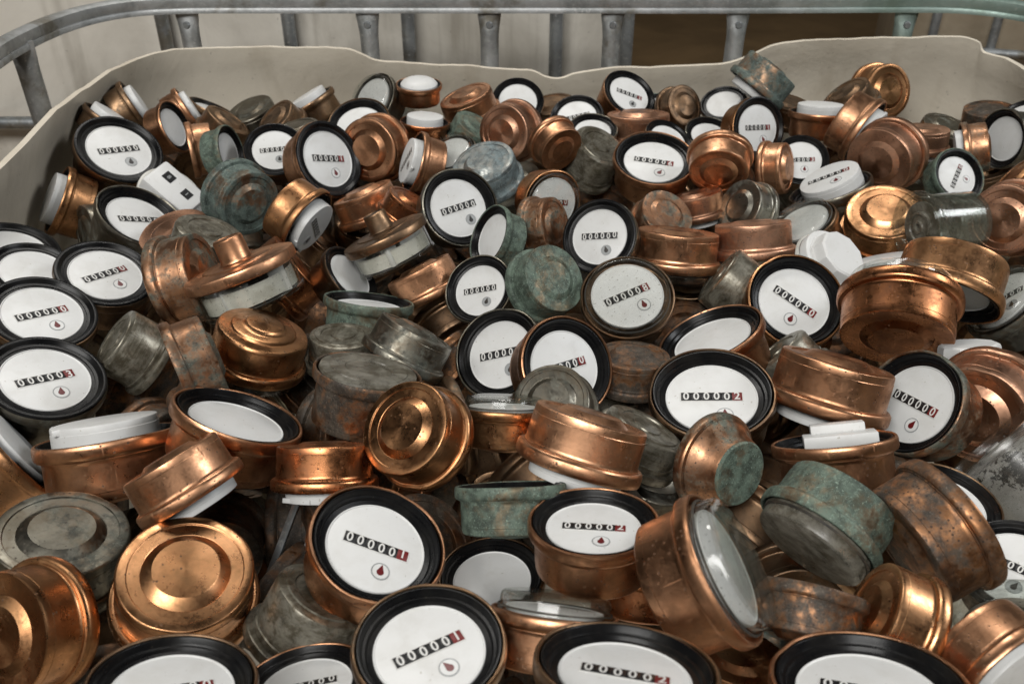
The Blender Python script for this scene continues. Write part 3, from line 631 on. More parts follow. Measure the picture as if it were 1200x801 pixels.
METERS = [
    ('Fl', [-0.4449, 0.9624, 0.0151], [0.8862, 0.2552, 0.1868, 0.3385], 1.152, 'dull', '000000', 'k', None, 0, 'black-rimmed dial reading zeros with dark star, nearest the left liner wall'),
    ('P', [-0.4991, 0.9, -0.0189], [0.4945, 0.4709, -0.0898, -0.725], 0.935, 'gold', None, None, None, 0, 'shiny gold copper meter on its side, white dial edge against the left liner wall'),
    ('P', [-0.4742, 1.1028, 0.0204], [0.5397, 0.239, 0.4984, 0.6349], 0.795, 'dull', None, None, None, 0, 'dark brown meter standing on edge at the far left back of the pile'),
    ('Fd', [-0.4122, 1.0591, 0.008], [0.2721, -0.5218, 0.2349, -0.7736], 0.774, 'cop', None, None, None, 0, 'small copper meter leaning right, grey dial, just behind the leftmost black-rimmed dial'),
    ('P', [-0.414, 1.1179, 0.0099], [0.8327, -0.1816, 0.5171, 0.0794], 0.74, 'cop', None, None, None, 0, 'thin copper rim on edge with white insert, furthest back on the left'),
    ('Fd', [-0.3843, 1.0105, -0.0053], [0.4301, -0.3691, -0.6073, 0.5568], 0.799, 'cop', None, None, None, 0, 'clean copper cup lying sideways right of the leftmost black-rimmed dial'),
    ('Fd', [-0.3265, 0.989, 0.0019], [0.7648, -0.0719, 0.6178, -0.168], 0.75, 'grn', None, None, None, 0, 'grey-green meter with a sliver of white dial left of a zero dial'),
    ('Fd', [-0.3757, 1.0939, -0.0189], [0.2872, 0.6196, -0.714, -0.1542], 0.802, 'dull', None, None, None, 0, 'dull brown meter end up in the back row left of centre'),
    ('Fl', [-0.2738, 0.9801, 0.0084], [0.9396, 0.3159, 0.0371, 0.1265], 0.844, 'dull', '000000', 'k', None, 0, 'small dark-rimmed zero dial tucked left of the tilted copper-bodied dial'),
    ('Fl', [-0.2053, 0.9487, 0.0093], [0.8247, 0.4031, 0.304, 0.255], 1.051, 'cop', '000001', 'r', None, 0, 'copper-bodied dial leaning right with red last digit, left of a bright copper base'),
    ('Fd', [-0.1542, 1.0065, 0.0004], [0.6015, -0.6592, 0.4344, 0.1223], 0.975, 'cop', None, None, None, 0, 'bright orange copper base with stepped rings facing viewer beside a leaning copper dial'),
    ('P', [-0.1109, 0.9433, 0.0073], [0.8268, 0.1884, -0.5237, -0.0821], 0.842, 'cop', '000000', 'k', None, 0, 'copper meter on its side with white counter module facing left'),
    ('Fd', [-0.1858, 1.0449, 0.0183], [0.5892, 0.1899, 0.1721, -0.7662], 0.934, 'dull', None, None, None, 0, 'brown-rimmed meter with deep black well behind the bright orange copper base'),
    ('G', [-0.1763, 1.1111, 0.0254], [0.101, -0.2766, -0.3396, 0.8933], 0.85, 'grey', None, None, None, 0, 'grey meter with clear cap and speckled dial leaning left in the back row'),
    ('P', [-0.2677, 1.154, 0.0094], [0.5171, 0.1942, -0.1707, -0.816], 0.857, 'dull', None, None, None, 0, 'brown meter tipped up with white block on its rim, against the back liner'),
    ('Fd', [-0.285, 1.1, -0.0124], [0.3337, -0.4651, 0.8199, 0.0058], 0.768, 'dull', None, None, None, 0, 'grey-brown round meter end low in the back row, left of a tipped brown meter'),
    ('P', [-0.1161, 1.1047, 0.0468], [0.3954, 0.0185, -0.0094, 0.9183], 0.685, 'cop', None, None, 'dome', 0, 'copper meter standing upright with white domed top at the back'),
    ('P', [-0.104, 1.033, 0.0235], [0.0961, 0.0358, 0.0463, 0.9937], 0.713, 'red', None, None, None, 0, 'copper meter with thick white insert directly below the white-domed one'),
    ('Fd', [-0.049, 1.1054, 0.0033], [0.1665, -0.0539, 0.9844, 0.0192], 0.908, 'cop', None, None, None, 0, 'upside-down copper cup tilted left, back row left of centre'),
    ('Fl', [0.0077, 1.1222, 0.0196], [0.4556, 0.1908, -0.3001, 0.8161], 0.807, 'dull', None, None, None, 0, 'black-rimmed white dial half hidden behind a copper base at back centre'),
    ('Fd', [0.0058, 1.017, 0.0174], [0.3644, -0.0356, 0.7732, 0.5178], 0.888, 'pink', None, None, None, 0, 'pinkish copper base with raised rings at back centre below a black-rimmed dial'),
    ('Fd', [0.0435, 0.9792, 0.0216], [0.591, -0.1742, -0.5849, -0.5276], 0.729, 'cop', None, None, None, 0, 'small shadowed copper base facing down right of the pinkish ringed base'),
    ('Fl', [0.082, 1.0963, 0.0083], [0.9597, 0.2568, -0.0841, 0.0773], 0.822, 'grey', '000000', 'k', None, 0, 'black-rimmed zero dial at the back left of a tilted copper-bodied dial'),
    ('Fl', [0.1524, 1.1377, 0.0236], [0.9467, 0.2599, 0.1901, -0.0113], 0.894, 'cop', '000001', 'k', None, 0, 'copper-bodied dial tilted to the right, highest in the back centre'),
    ('Fd', [0.158, 1.0753, -0.0189], [0.0722, 0.7871, 0.6111, -0.0421], 1.04, 'pink', None, None, None, 0, 'upside-down smooth copper cup just below the tilted back-centre dial'),
    ('Fd', [0.2095, 1.1339, 0.0022], [0.4382, -0.8616, -0.1181, 0.2272], 0.73, 'dull', None, None, None, 0, 'dull brown meter base at the back right of centre'),
    ('Fl', [0.2804, 1.1583, 0.0046], [0.603, 0.0267, -0.2485, 0.7576], 0.745, 'dull', None, None, None, 0, 'black-rimmed white dial partly hidden below the green-grey tipped cup'),
    ('P', [0.3102, 1.1278, 0.0311], [0.3279, 0.2164, -0.9196, -0.0064], 0.988, 'teal', None, None, None, 0, 'green-grey tarnished cup tipped over at the back right, white dial underneath'),
    ('Fl', [0.3023, 1.055, 0.0073], [0.8326, 0.516, 0.1498, 0.1346], 0.921, 'gold', '000001', 'r', None, 0, 'gold-brown bodied dial facing viewer in the back right, last digit red'),
    ('Fd', [0.1603, 0.9502, 0.0107], [0.9805, 0.1658, 0.0216, -0.1029], 1.108, 'cop', '000006', 'r', None, 0, 'large copper cup dial with wide black well, back centre right'),
    ('C', [0.085, 1.0043, -0.0287], [0.1939, 0.1007, -0.9585, -0.183], 0.886, 'sil', None, None, None, 1.2, 'dirty clear cap with embossed top beside the large copper cup dial'),
    ('Fd', [0.0988, 1.049, 0.0094], [0.7603, 0.1177, 0.0974, -0.6313], 0.728, 'grey', None, None, None, 0, 'grey meter with black well peeking out above the dirty clear cap'),
    ('Fl', [0.1867, 1.0165, 0.0073], [0.4987, -0.0389, 0.2613, -0.8255], 0.739, 'dull', None, None, None, 0, 'small black-rimmed dial squeezed behind the large copper cup dial'),
    ('Fd', [0.2498, 1.0778, -0.0074], [0.942, 0.1639, 0.0978, -0.276], 0.775, 'sil', None, None, None, 0, 'pale grey rimmed meter with empty-looking black well, left of the gold-brown dial'),
    ('Fd', [0.2293, 0.9326, 0.0211], [0.3702, -0.1402, 0.5391, 0.7434], 0.856, 'cop', None, None, None, 0, 'glowing copper base facing down with dark centre, right of the large copper cup dial'),
    ('Fd', [0.2858, 0.9523, -0.0049], [0.1133, -0.743, 0.2795, 0.5974], 0.756, 'cop', None, None, None, 0, 'copper cup lying sideways in front of a black-rimmed dial, back right'),
    ('Fl', [0.3341, 0.9742, -0.0018], [0.933, 0.3523, -0.0582, -0.0442], 0.764, 'dull', '000003', 'r', None, 0, 'black-rimmed dial with red last digit peeking over a sideways copper cup'),
    ('P', [0.3825, 1.0803, 0.0202], [0.1061, -0.0046, 0.085, 0.9907], 0.908, 'cop', None, None, None, 0, 'upright copper meter with white insert and dark counter, back right'),
    ('Fd', [0.4805, 1.175, 0.0123], [0.553, -0.8168, -0.1295, 0.1012], 0.941, 'gold', None, None, None, 0, 'gold stepped base facing right, highest meter at the back right'),
    ('P', [0.4168, 1.0127, 0.0171], [0.2631, -0.3263, 0.7464, -0.517], 0.959, 'cop', None, None, None, 0, 'copper meter on edge with white dial, below the gold stepped base'),
    ('Fd', [0.4335, 0.9644, 0.0107], [0.5299, -0.0014, 0.6808, 0.5057], 1.009, 'pink', None, None, None, 0, 'speckled rosy copper base with concentric rings at the back right'),
    ('P', [0.5104, 1.0611, -0.024], [0.0138, 0.4488, -0.8919, 0.0531], 0.81, 'pink', None, None, None, 0, 'upside-down copper cup with white insert below, right of rosy ringed base'),
    ('P', [0.5296, 0.9994, 0.0], [0.3716, 0.4537, -0.66, -0.4695], 0.766, 'pat', None, None, None, 0, 'blotchy blackened copper meter on its side at the back right'),
    ('Fd', [0.5865, 1.0269, 0.0035], [0.1363, 0.6694, 0.0759, -0.7264], 0.854, 'grey', None, None, None, 0, 'grey-rimmed white dial with deep black well at the far right edge'),
    ('Fl', [0.6236, 1.0627, 0.0186], [0.9384, 0.014, -0.3262, 0.1129], 0.723, 'grey', None, None, None, 0, 'black rim partly cut off by the right edge at the back'),
    ('Fd', [0.4874, 0.9086, 0.0064], [0.7548, 0.3907, -0.1201, 0.5131], 0.747, 'grn', '000000', 'r', None, 0, 'green-grey meter whose counter row runs almost vertically'),
    ('Fd', [0.5751, 0.9134, -0.0155], [0.3766, 0.7448, 0.493, 0.2457], 0.773, 'gold', None, None, None, 0, 'brassy cup cut by the right edge below the grey-rimmed dial'),
    ('P', [0.3496, 0.9126, -0.0093], [0.9674, -0.0659, -0.1996, -0.1411], 1.074, 'grey', '000000', 'r', 'tilt', 0, 'grey meter with a white dial popped out and tilted on top'),
    ('Fd', [0.3858, 0.8381, -0.031], [0.1844, -0.9753, 0.084, -0.0874], 1.03, 'gold', None, None, None, 0, 'flat brassy yellow base facing up, left of the clear glass cup'),
    ('C', [0.3849, 0.7705, 0.0094], [0.5979, 0.5099, -0.4795, -0.3906], 0.835, 'glass', None, None, None, 1.75, 'clear transparent cup lying on its side in front of a brassy base'),
    ('Fd', [0.5139, 0.8273, -0.0062], [0.6315, -0.4273, 0.6441, 0.0621], 0.945, 'pink', None, None, None, 0, 'dusty pink copper base with rings right of the clear cup'),
    ('G', [0.2962, 0.8257, -0.0123], [0.4292, -0.2648, -0.1394, 0.8522], 0.851, 'dull', None, None, None, 0, 'meter with cloudy clear cap and white dial above the large tilted gold dial'),
    ('W', [0.2972, 0.7267, -0.0024], [0.9445, 0.2123, 0.2454, -0.0515], 0.983, 'white', '000000', 'k', None, 0, 'round ribbed white plastic cap behind the large tilted gold dial'),
    ('Fd', [0.2478, 0.667, -0.0094], [0.8981, 0.3076, 0.1319, -0.2854], 1.042, 'gold', '000000', 'r', None, 0, 'large gold-rimmed dial with counter slanting steeply down to the right'),
    ('Fd', [0.2612, 0.8741, -0.0233], [0.0861, -0.83, -0.2101, -0.5095], 0.782, 'sil', None, None, None, 0, 'speckled silver-grey base facing left below the glowing copper base'),
    ('Fd', [0.2418, 0.7905, -0.0321], [0.1948, 0.97, 0.1444, 0.0161], 0.986, 'pink', None, None, None, 0, 'smooth copper cup upside down, right of centre above the large gold dial'),
    ('G', [0.1604, 0.7771, -0.0375], [0.1594, 0.9075, -0.3876, 0.0267], 1.062, 'cop', None, None, None, 0, 'gold copper cup upside down with clear cap underneath, right of capped dial'),
    ('G', [0.0984, 0.6567, 0.0], [0.9479, 0.249, -0.0894, 0.1776], 0.971, 'dull', '000008', 'r', None, 0, 'dial under clear ring cap with red star, near the centre of the pile'),
    ('Fl', [0.0826, 0.7613, 0.005], [0.8918, 0.405, -0.1694, -0.1096], 0.887, 'grey', '000000', 'k', None, 0, 'all-black ring dial with zeros and dark star, just above the clear-capped dial'),
    ('Fd', [0.022, 0.6849, -0.0077], [0.4188, -0.6283, -0.6556, -0.0106], 0.816, 'grn', None, None, None, 0, 'rounded dark green verdigris base left of the clear-capped dial'),
    ('G', [0.0424, 0.8487, 0.0], [0.7611, 0.5995, 0.2177, 0.1176], 0.82, 'gold', '000000', 'r', None, 0, 'brass-bodied meter with clear ring above the green verdigris base'),
    ('Fd', [0.0208, 0.8083, -0.0095], [0.4778, 0.0829, -0.8163, -0.3139], 0.761, 'pat', None, None, None, 0, 'small copper and green mottled cup between brass-bodied meter and all-black dial'),
    ('Fd', [0.1525, 0.8554, -0.0307], [0.2037, -0.9372, 0.1883, 0.2113], 0.778, 'pat', None, None, None, 0, 'mottled green and copper base below the large copper cup dial'),
    ('P', [0.2076, 0.8988, -0.0396], [0.0052, -0.6705, 0.7217, -0.1718], 0.774, 'pink', None, None, None, 0, 'copper cup with white insert half buried under the glowing copper base'),
    ('Fd', [-0.0519, 0.8296, 0.0048], [0.851, 0.4424, 0.1041, 0.2629], 0.989, 'grey', '000000', 'k', None, 0, 'grey patina rimmed zero dial left of the brass-bodied clear-ring meter'),
    ('Fd', [-0.023, 0.7718, 0.0007], [0.3448, -0.3461, -0.3621, 0.7939], 0.759, 'grn', None, None, None, 0, 'green-rimmed meter leaning left with narrow white dial below the grey zero dial'),
    ('Fd', [-0.0299, 0.678, -0.0045], [0.9256, 0.3317, -0.1768, -0.0447], 0.769, 'grey', '000000', 'k', None, 0, 'grey-rimmed dial half covered by the green verdigris base'),
    ('Fd', [-0.0118, 0.6011, -0.0207], [0.9192, 0.3253, -0.2181, -0.0413], 0.943, 'grey', '000000', 'k', None, 0, 'grey-rimmed dial overlapped on its right by a copper-rimmed dial'),
    ('Fd', [0.0431, 0.5604, -0.0054], [0.8814, 0.3929, 0.1251, 0.2303], 0.949, 'cop', '000000', 'r', None, 0, 'copper-rimmed dial with red star, below the clear-capped dial'),
    ('G', [-0.0242, 0.9411, -0.0176], [0.176, -0.3982, 0.8964, 0.083], 0.949, 'blue', None, None, None, 0, 'pale blue-grey base with clear ring behind the grey zero dial'),
    ('G', [-0.0716, 0.9869, 0.0006], [0.4212, -0.0874, -0.2329, 0.8722], 0.748, 'grey', None, None, None, 0, 'small capped meter with part of a white dial left of the pale blue-grey base'),
    ('Fd', [-0.2931, 0.8684, 0.0024], [0.2035, -0.5991, 0.3212, 0.7046], 0.933, 'teal', None, None, None, 0, 'teal corroded base with dark centre and pale rim, left of gold sideways meter'),
    ('Fd', [-0.3817, 0.8383, -0.0087], [0.891, 0.1439, 0.2626, 0.3412], 1.089, 'grey', '000000', 'k', None, 0, 'grey-bodied zero dial directly below the leftmost back dial'),
    ('W', [-0.3698, 0.9109, -0.0095], [0.9211, 0.1186, 0.3453, -0.1352], 1.089, 'white', '00', None, 'box', 0, 'white counter module with two small dark windows lying in the pile'),
    ('Fd', [-0.4345, 0.8758, -0.0448], [0.635, -0.5133, 0.5772, 0.0071], 0.826, 'grey', None, None, None, 0, 'grey ribbed cup end left of the grey-bodied zero dial'),
    ('Fl', [-0.466, 0.7407, 0.0019], [0.3848, 0.1859, 0.0599, 0.9021], 1.023, 'dull', None, None, None, 0, 'uppermost of the dark-rimmed dials stacked along the left edge'),
    ('Fl', [-0.4215, 0.69, 0.0076], [0.3011, 0.2033, 0.0153, 0.9315], 0.895, 'dull', None, None, None, 0, 'dark-rimmed dial without visible counter, second down along the left edge'),
    ('Fl', [-0.3538, 0.6808, 0.0092], [0.8754, 0.1596, 0.1476, 0.4317], 0.991, 'dull', '000000', 'r', None, 0, 'dark-rimmed dial with red last digit left of the rusty patina cup'),
    ('Fl', [-0.3755, 0.6083, 0.0131], [0.8933, 0.144, 0.1751, 0.388], 0.992, 'dull', '000000', 'r', None, 0, 'dark-rimmed zero dial at left edge with star cut by the dial below'),
    ('Fl', [-0.3467, 0.5395, -0.0018], [0.9008, 0.1238, 0.1876, 0.3715], 1.028, 'grey', '000003', 'r', None, 0, 'lowest dark-rimmed dial at the left edge, red last digit and red star'),
    ('C', [-0.294, 0.6029, -0.03], [0.3677, -0.0959, 0.9216, 0.0791], 0.769, 'sil', None, None, None, 1.1, 'cloudy silver-grey cup on its side right of the left-edge dials'),
    ('Fd', [-0.3273, 0.7965, -0.0331], [0.1114, -0.9812, 0.1406, -0.0712], 0.931, 'pink', None, None, None, 0, 'pale pink copper disc peeking out behind a brownish clear cap'),
    ('C', [-0.2933, 0.7492, -0.0104], [0.1569, -0.4997, -0.8416, 0.1315], 0.862, 'sil', None, None, None, 0.8, 'brownish clear cap in front of the pale pink copper disc'),
    ('Fd', [-0.3007, 0.6789, -0.0017], [0.5972, 0.1445, -0.7848, -0.0811], 1.023, 'pat', None, None, None, 0, 'rusty and blue patina cup lying sideways left of the knobbed copper lid'),
    ('K', [-0.2279, 0.6549, 0.033], [0.2768, 0.1271, -0.1548, -0.9398], 1.136, 'cop', None, None, None, 0, 'larger knobbed copper lid on clear housing with white paper strip, left of centre'),
    ('K', [-0.1207, 0.7529, 0.0135], [0.8597, -0.1982, -0.1354, 0.4509], 0.989, 'dull', None, None, None, 0, 'smaller knobbed brown lid on clear housing with white strip, above centre'),
    ('P', [-0.2009, 0.7998, -0.0], [0.5249, 0.4142, 0.7432, 0.0251], 0.884, 'gold', '000000', 'k', None, 0, 'gold copper meter on its side with grey dial facing right, above the knobbed lid'),
    ('Fd', [-0.1533, 0.8987, -0.0409], [0.2087, 0.2586, 0.942, -0.0461], 0.916, 'cop', None, None, None, 0, 'upside-down copper cup directly behind the smaller knobbed lid'),
    ('Fd', [-0.0738, 0.7155, -0.0351], [0.229, 0.9249, 0.2401, 0.1858], 0.857, 'cop', None, None, None, 0, 'shiny copper cup tucked under the smaller knobbed lid'),
    ('Fd', [-0.2254, 0.7294, -0.0334], [0.2286, -0.5253, -0.6929, 0.4378], 0.98, 'red', None, None, None, 0, 'dark reddish copper cup behind the larger knobbed lid'),
    ('Fl', [-0.15, 0.73, -0.0194], [0.1927, -0.3943, 0.1215, -0.8903], 0.77, 'dull', None, None, None, 0, 'grey-white dial deep in the gap between the two knobbed lids'),
    ('Fd', [-0.1246, 0.6712, -0.011], [0.8961, -0.2017, -0.0138, -0.3952], 0.941, 'grn', None, None, None, 0, 'upright green patina meter below the smaller knobbed lid'),
    ('Fd', [-0.0878, 0.5775, -0.0143], [0.295, 0.8931, -0.2945, -0.1693], 0.834, 'grey', None, None, None, 0, 'grey metal cup tilted right with coppery scuffs, near the centre'),
    ('C', [-0.1392, 0.6023, -0.0352], [0.0618, 0.9282, 0.3612, -0.0651], 0.753, 'sil', None, None, None, 0.9, 'dull grey dome half buried above the copper can with grey glass top'),
    ('G', [-0.1019, 0.5178, 0.0195], [0.7857, -0.047, 0.1695, 0.5931], 0.924, 'rust', None, None, 'dirty', 1, 'tall brown copper can with grey clouded glass top and faint embossing'),
    ('G', [-0.2031, 0.5767, -0.0153], [0.177, 0.6651, -0.7221, -0.0697], 0.943, 'gold', None, None, None, 0, 'bright gold hat-shaped base facing up below the larger knobbed lid'),
    ('Fd', [-0.2404, 0.5204, 0.0192], [0.2902, -0.4246, -0.62, 0.5926], 0.811, 'pat', None, None, None, 0, 'copper cup with blue-green bands on its side, left of the gold hat-shaped base'),
    ('Fd', [-0.1829, 0.474, 0.0151], [0.889, -0.0854, 0.2396, 0.3808], 1.051, 'cop', None, None, None, 0, 'shiny copper cup tilted, narrow white dial in black well, left middle'),
    ('P', [-0.2775, 0.475, -0.0041], [0.8362, -0.1861, -0.1812, -0.483], 1.127, 'cop', None, None, None, 0, 'upright salmon copper meter with white disc raised out of its rim, left side'),
    ('P', [-0.3419, 0.4729, -0.0136], [0.7904, -0.4662, 0.3206, -0.235], 0.979, 'gold', None, None, 'low', 0, 'gold copper cup cut by the left edge with white dial edge on top'),
    ('P', [-0.1914, 0.3978, 0.0103], [0.2751, 0.8859, 0.3254, 0.1831], 0.808, 'cop', None, None, None, 0, 'copper cup turned down on edge with white insert at its lower side, left front'),
    ('Fd', [-0.2762, 0.3781, -0.0349], [0.1365, 0.3977, -0.9071, -0.0185], 1.006, 'grey', None, None, None, 0, 'dark grey base with sunken rings facing up, left front'),
    ('Fd', [-0.1876, 0.3463, -0.0231], [0.0511, -0.9478, 0.2769, 0.1494], 0.981, 'gold', None, None, None, 0, 'polished gold copper base with concentric steps facing up, left front'),
    ('Fd', [-0.2534, 0.3242, -0.0142], [0.1231, -0.5817, -0.6653, -0.4515], 0.876, 'gold', None, None, None, 0, 'large gold copper cup on its side cut by the lower left corner'),
    ('Fd', [-0.153, 0.2525, 0.0348], [0.9678, -0.1466, 0.092, 0.1827], 0.897, 'dull', '000000', 'r', None, 0, 'dial cut by the bottom edge below the polished gold base'),
    ('C', [-0.1213, 0.3274, -0.0374], [0.1406, 0.9504, 0.0815, -0.2653], 0.786, 'sil', None, None, None, 1.1, 'silvery clouded cup with stepped top under the copper dial, lower left centre'),
    ('P', [-0.1201, 0.4272, -0.0097], [0.094, 0.272, 0.9113, -0.2946], 0.815, 'red', None, None, 'rods', 0, 'copper cup upside down on white module with thin metal rods below'),
    ('Fd', [-0.0734, 0.3507, 0.0212], [0.9772, 0.0621, 0.1963, -0.051], 0.93, 'cop', '000001', 'r', None, 0, 'large copper dial tilted left, digits 000001 slanting down, lower centre left'),
    ('Fd', [-0.0378, 0.2656, 0.044], [0.9661, 0.0008, 0.0145, 0.2576], 0.855, 'dull', '000001', 'r', None, 0, 'foremost centre dial reading 000001 with counter slanting up'),
    ('Fd', [-0.1033, 0.2798, -0.0006], [0.9777, -0.1708, -0.0282, 0.1187], 0.761, 'cop', '000000', 'k', None, 0, 'small copper-rimmed dial cut by the bottom edge left of the foremost centre dial'),
    ('Fd', [-0.012, 0.3635, -0.0185], [0.3741, 0.0179, -0.0204, -0.927], 0.76, 'dull', None, None, None, 0, 'shadowed dial behind the foremost centre dial, no counter visible'),
    ('Fd', [-0.0548, 0.4478, 0.0137], [0.1505, -0.8553, -0.3786, -0.32], 0.829, 'gold', None, None, None, 0, 'glossy amber copper base with stepped rings near the centre left'),
    ('G', [-0.0058, 0.4854, 0.0107], [0.9085, -0.2505, 0.1067, 0.3171], 0.739, 'gold', None, None, None, 0, 'upright gold copper cup with thin clear cap below the grey-rimmed dial'),
    ('Fd', [-0.001, 0.3985, 0.0199], [0.3844, -0.1178, -0.3096, -0.8617], 0.801, 'grn', None, None, None, 0, 'pale green patina meter standing upright in the lower centre'),
    ('Fd', [0.0337, 0.5163, -0.0173], [0.0988, -0.6533, -0.6944, -0.2851], 0.753, 'grey', None, None, None, 0, 'thin grey steel disc standing behind the upturned copper cup'),
    ('P', [0.0417, 0.4332, 0.0022], [0.2627, 0.5114, -0.8073, 0.1331], 0.996, 'cop', None, None, None, 0, 'upturned shiny copper cup on a white insert, centre, below the copper-rimmed dial'),
    ('Fd', [0.0971, 0.5905, -0.0456], [0.0528, 0.7239, 0.6844, -0.0685], 0.798, 'rust', None, None, None, 0, 'rusty brown cup with green top between two dials right of centre'),
    ('Fd', [0.1481, 0.532, -0.0089], [0.9919, 0.0934, -0.059, -0.0625], 1.115, 'dull', '000002', 'r', None, 0, 'large brown-rimmed dial with red star, right of centre, counter level'),
    ('Fd', [0.1627, 0.6184, -0.0128], [0.9454, -0.1191, -0.1961, 0.2317], 1.073, 'cop', None, None, None, 0, 'copper-rimmed dial tipped left directly behind the large brown-rimmed dial'),
    ('C', [0.0835, 0.4885, -0.0368], [0.1839, -0.2804, -0.9258, 0.1746], 0.818, 'sil', None, None, None, 0.8, 'dark grey glass cup in shadow right of the upturned copper cup'),
    ('Fd', [0.1316, 0.4519, -0.0075], [0.4015, -0.1053, -0.7914, -0.4489], 0.809, 'patg', None, None, None, 0, 'copper cone with flat green end disc facing right, right of centre'),
    ('P', [0.2347, 0.5332, -0.0268], [0.065, -0.2461, -0.942, 0.2186], 1.112, 'cop', None, None, 'disc', 0, 'upturned copper cup with white disc hanging below, right side'),
    ('P', [0.2176, 0.469, -0.0029], [0.1059, -0.0973, 0.2753, 0.9505], 0.978, 'cop', None, None, 'block', 0, 'upright copper cup with small white block inside, right side'),
    ('Fd', [0.2932, 0.525, -0.0131], [0.7615, 0.3397, -0.3203, -0.4496], 0.989, 'pat', '000000', 'r', None, 0, 'copper-rimmed dial leaning left with slanting counter, right side'),
    ('Fd', [0.3709, 0.5477, -0.0278], [0.6073, -0.1757, 0.7038, 0.3241], 1.042, 'pink', None, None, None, 0, 'spotted pink copper base with rings behind a speckled glass cup, right side'),
    ('C', [0.3303, 0.4778, -0.0147], [0.4443, -0.5194, 0.1273, 0.7188], 1.057, 'spk', None, None, None, 1.2, 'clear cup with black speckled contents at the right edge'),
    ('Fd', [0.2813, 0.4219, -0.0135], [0.1075, 0.0649, -0.0289, 0.9917], 0.787, 'dull', None, None, None, 0, 'white dial in black well without counter behind the blackened copper cup'),
    ('Fd', [0.2533, 0.3707, 0.0181], [0.4215, -0.5415, 0.1058, -0.7197], 0.967, 'rust', None, None, None, 0, 'big blackened copper cup tilted on edge, lower right'),
    ('G', [0.1769, 0.3712, 0.003], [0.193, -0.3498, -0.7742, 0.491], 0.899, 'grn', None, None, None, 0, 'green patina cup turned over showing dull grey glass underside, lower right'),
    ('Fd', [0.1579, 0.3223, 0.015], [0.3368, -0.2794, -0.3331, -0.8352], 0.717, 'rust', None, None, None, 0, 'rusty cup with grey rim under the green patina cup'),
    ('G', [0.1052, 0.3066, 0.0487], [0.6515, 0.3326, 0.3121, 0.6062], 0.932, 'cop', None, None, None, 0, 'big copper meter on its side with clear cap over white dial, lower right centre'),
    ('Fd', [0.2082, 0.3024, 0.0047], [0.0945, 0.8174, -0.0967, 0.5599], 0.733, 'gold', None, None, None, 0, 'bright gold copper cup on its side above the bottom right dial'),
    ('P', [0.2406, 0.269, 0.0129], [0.7095, 0.62, 0.3305, -0.0545], 0.734, 'cop', None, None, 'low', 0, 'bright copper rim with grey-white insert in the lower right corner'),
    ('Fl', [0.2931, 0.362, -0.0112], [0.9151, 0.1379, -0.1038, -0.3643], 0.782, 'dull', '000000', 'k', None, 0, 'dial cut by the right edge, digits slanting down, lower right'),
    ('C', [0.266, 0.3236, -0.0033], [0.3415, 0.1038, -0.2329, -0.9047], 0.747, 'glass', None, None, None, 0.5, 'clear glass ring with dark inner works under the dial at right edge'),
    ('Fd', [0.1593, 0.2505, 0.0381], [0.9646, -0.1761, -0.0598, -0.1869], 1.025, 'cop', '000000', 'r', None, 0, 'largest dial at the bottom right, cut by the bottom edge'),
    ('Fd', [0.0486, 0.2425, 0.0605], [0.9701, -0.2149, 0.0137, -0.1119], 0.942, 'dull', '000002', 'r', None, 0, 'dial with red last digit two at the bottom centre right'),
    ('Fd', [0.0447, 0.3534, 0.0354], [0.9916, -0.1116, -0.0155, -0.0631], 0.864, 'cop', '000002', 'r', None, 0, 'upright copper cup with oval dial, last digit red, lower centre'),
    ('G', [0.0213, 0.2982, 0.0262], [0.4698, -0.2407, -0.2889, -0.7987], 0.77, 'cop', None, None, None, 0, 'copper cup with dark band and clear cap in the lower centre, behind bottom dial'),
    ('Fd', [0.0773, 0.3693, -0.0219], [0.3101, -0.1687, -0.3078, -0.8835], 0.76, 'red', None, None, None, 0, 'shadowed reddish cup behind the upright copper cup with oval dial'),
    ('Fd', [0.1115, 0.2896, -0.0301], [0.1397, 0.9699, 0.1661, -0.1104], 0.772, 'gold', None, None, None, 0, 'brown gold base with raised centre below the big sideways copper meter'),
    ('Fd', [0.1511, 0.3204, -0.0617], [0.2483, 0.9577, 0.0971, -0.1079], 0.791, 'teal', None, None, None, 0, 'teal tarnished cup sliver above the bottom right dial'),
    ('C', [0.2221, 0.7231, -0.0408], [0.4443, -0.0113, 0.8754, -0.1902], 0.847, 'sil', None, None, None, 1.0, 'silver-grey glass cup leaning left of the large tilted gold dial'),
    ('Fd', [0.3714, 0.6622, -0.0074], [0.3208, 0.3021, -0.8614, 0.2526], 1.158, 'gold', None, None, None, 0, 'brass cup tipped forward with white dial underneath, below the clear cup'),
    ('G', [0.3251, 0.6443, 0.0063], [0.5939, -0.2173, 0.454, 0.6276], 1.183, 'red', None, None, None, 0, 'orange copper cup showing its dark hollow base, left of tipped brass cup'),
    ('P', [0.3559, 0.7476, -0.0134], [0.6718, -0.2132, 0.0767, 0.7052], 0.867, 'cop', None, None, 'low', 0, 'copper rim standing upright below the flat brassy yellow base'),
    ('G', [0.4365, 0.681, -0.0184], [0.8645, 0.004, -0.4558, -0.2118], 0.938, 'grey', '000000', 'k', None, 0, 'clear-capped meter with small white label near the right edge'),
    ('W', [0.3651, 0.5877, -0.0159], [0.8476, -0.1531, -0.1554, -0.4838], 0.872, 'white', None, None, None, 0, 'white plastic module edge above the spotted pink copper base'),
    ('C', [0.2392, 0.6036, -0.0492], [0.2146, -0.428, 0.7962, -0.37], 0.808, 'sil', None, None, None, 0.9, 'small silver glass cup between large brown-rimmed dial and upturned copper cup'),
    ('Fd', [-0.1172, 0.8595, -0.0255], [0.2665, 0.4477, -0.8502, -0.0759], 0.752, 'red', None, None, None, 0, 'reddish copper cup in shadow left of the grey patina zero dial'),
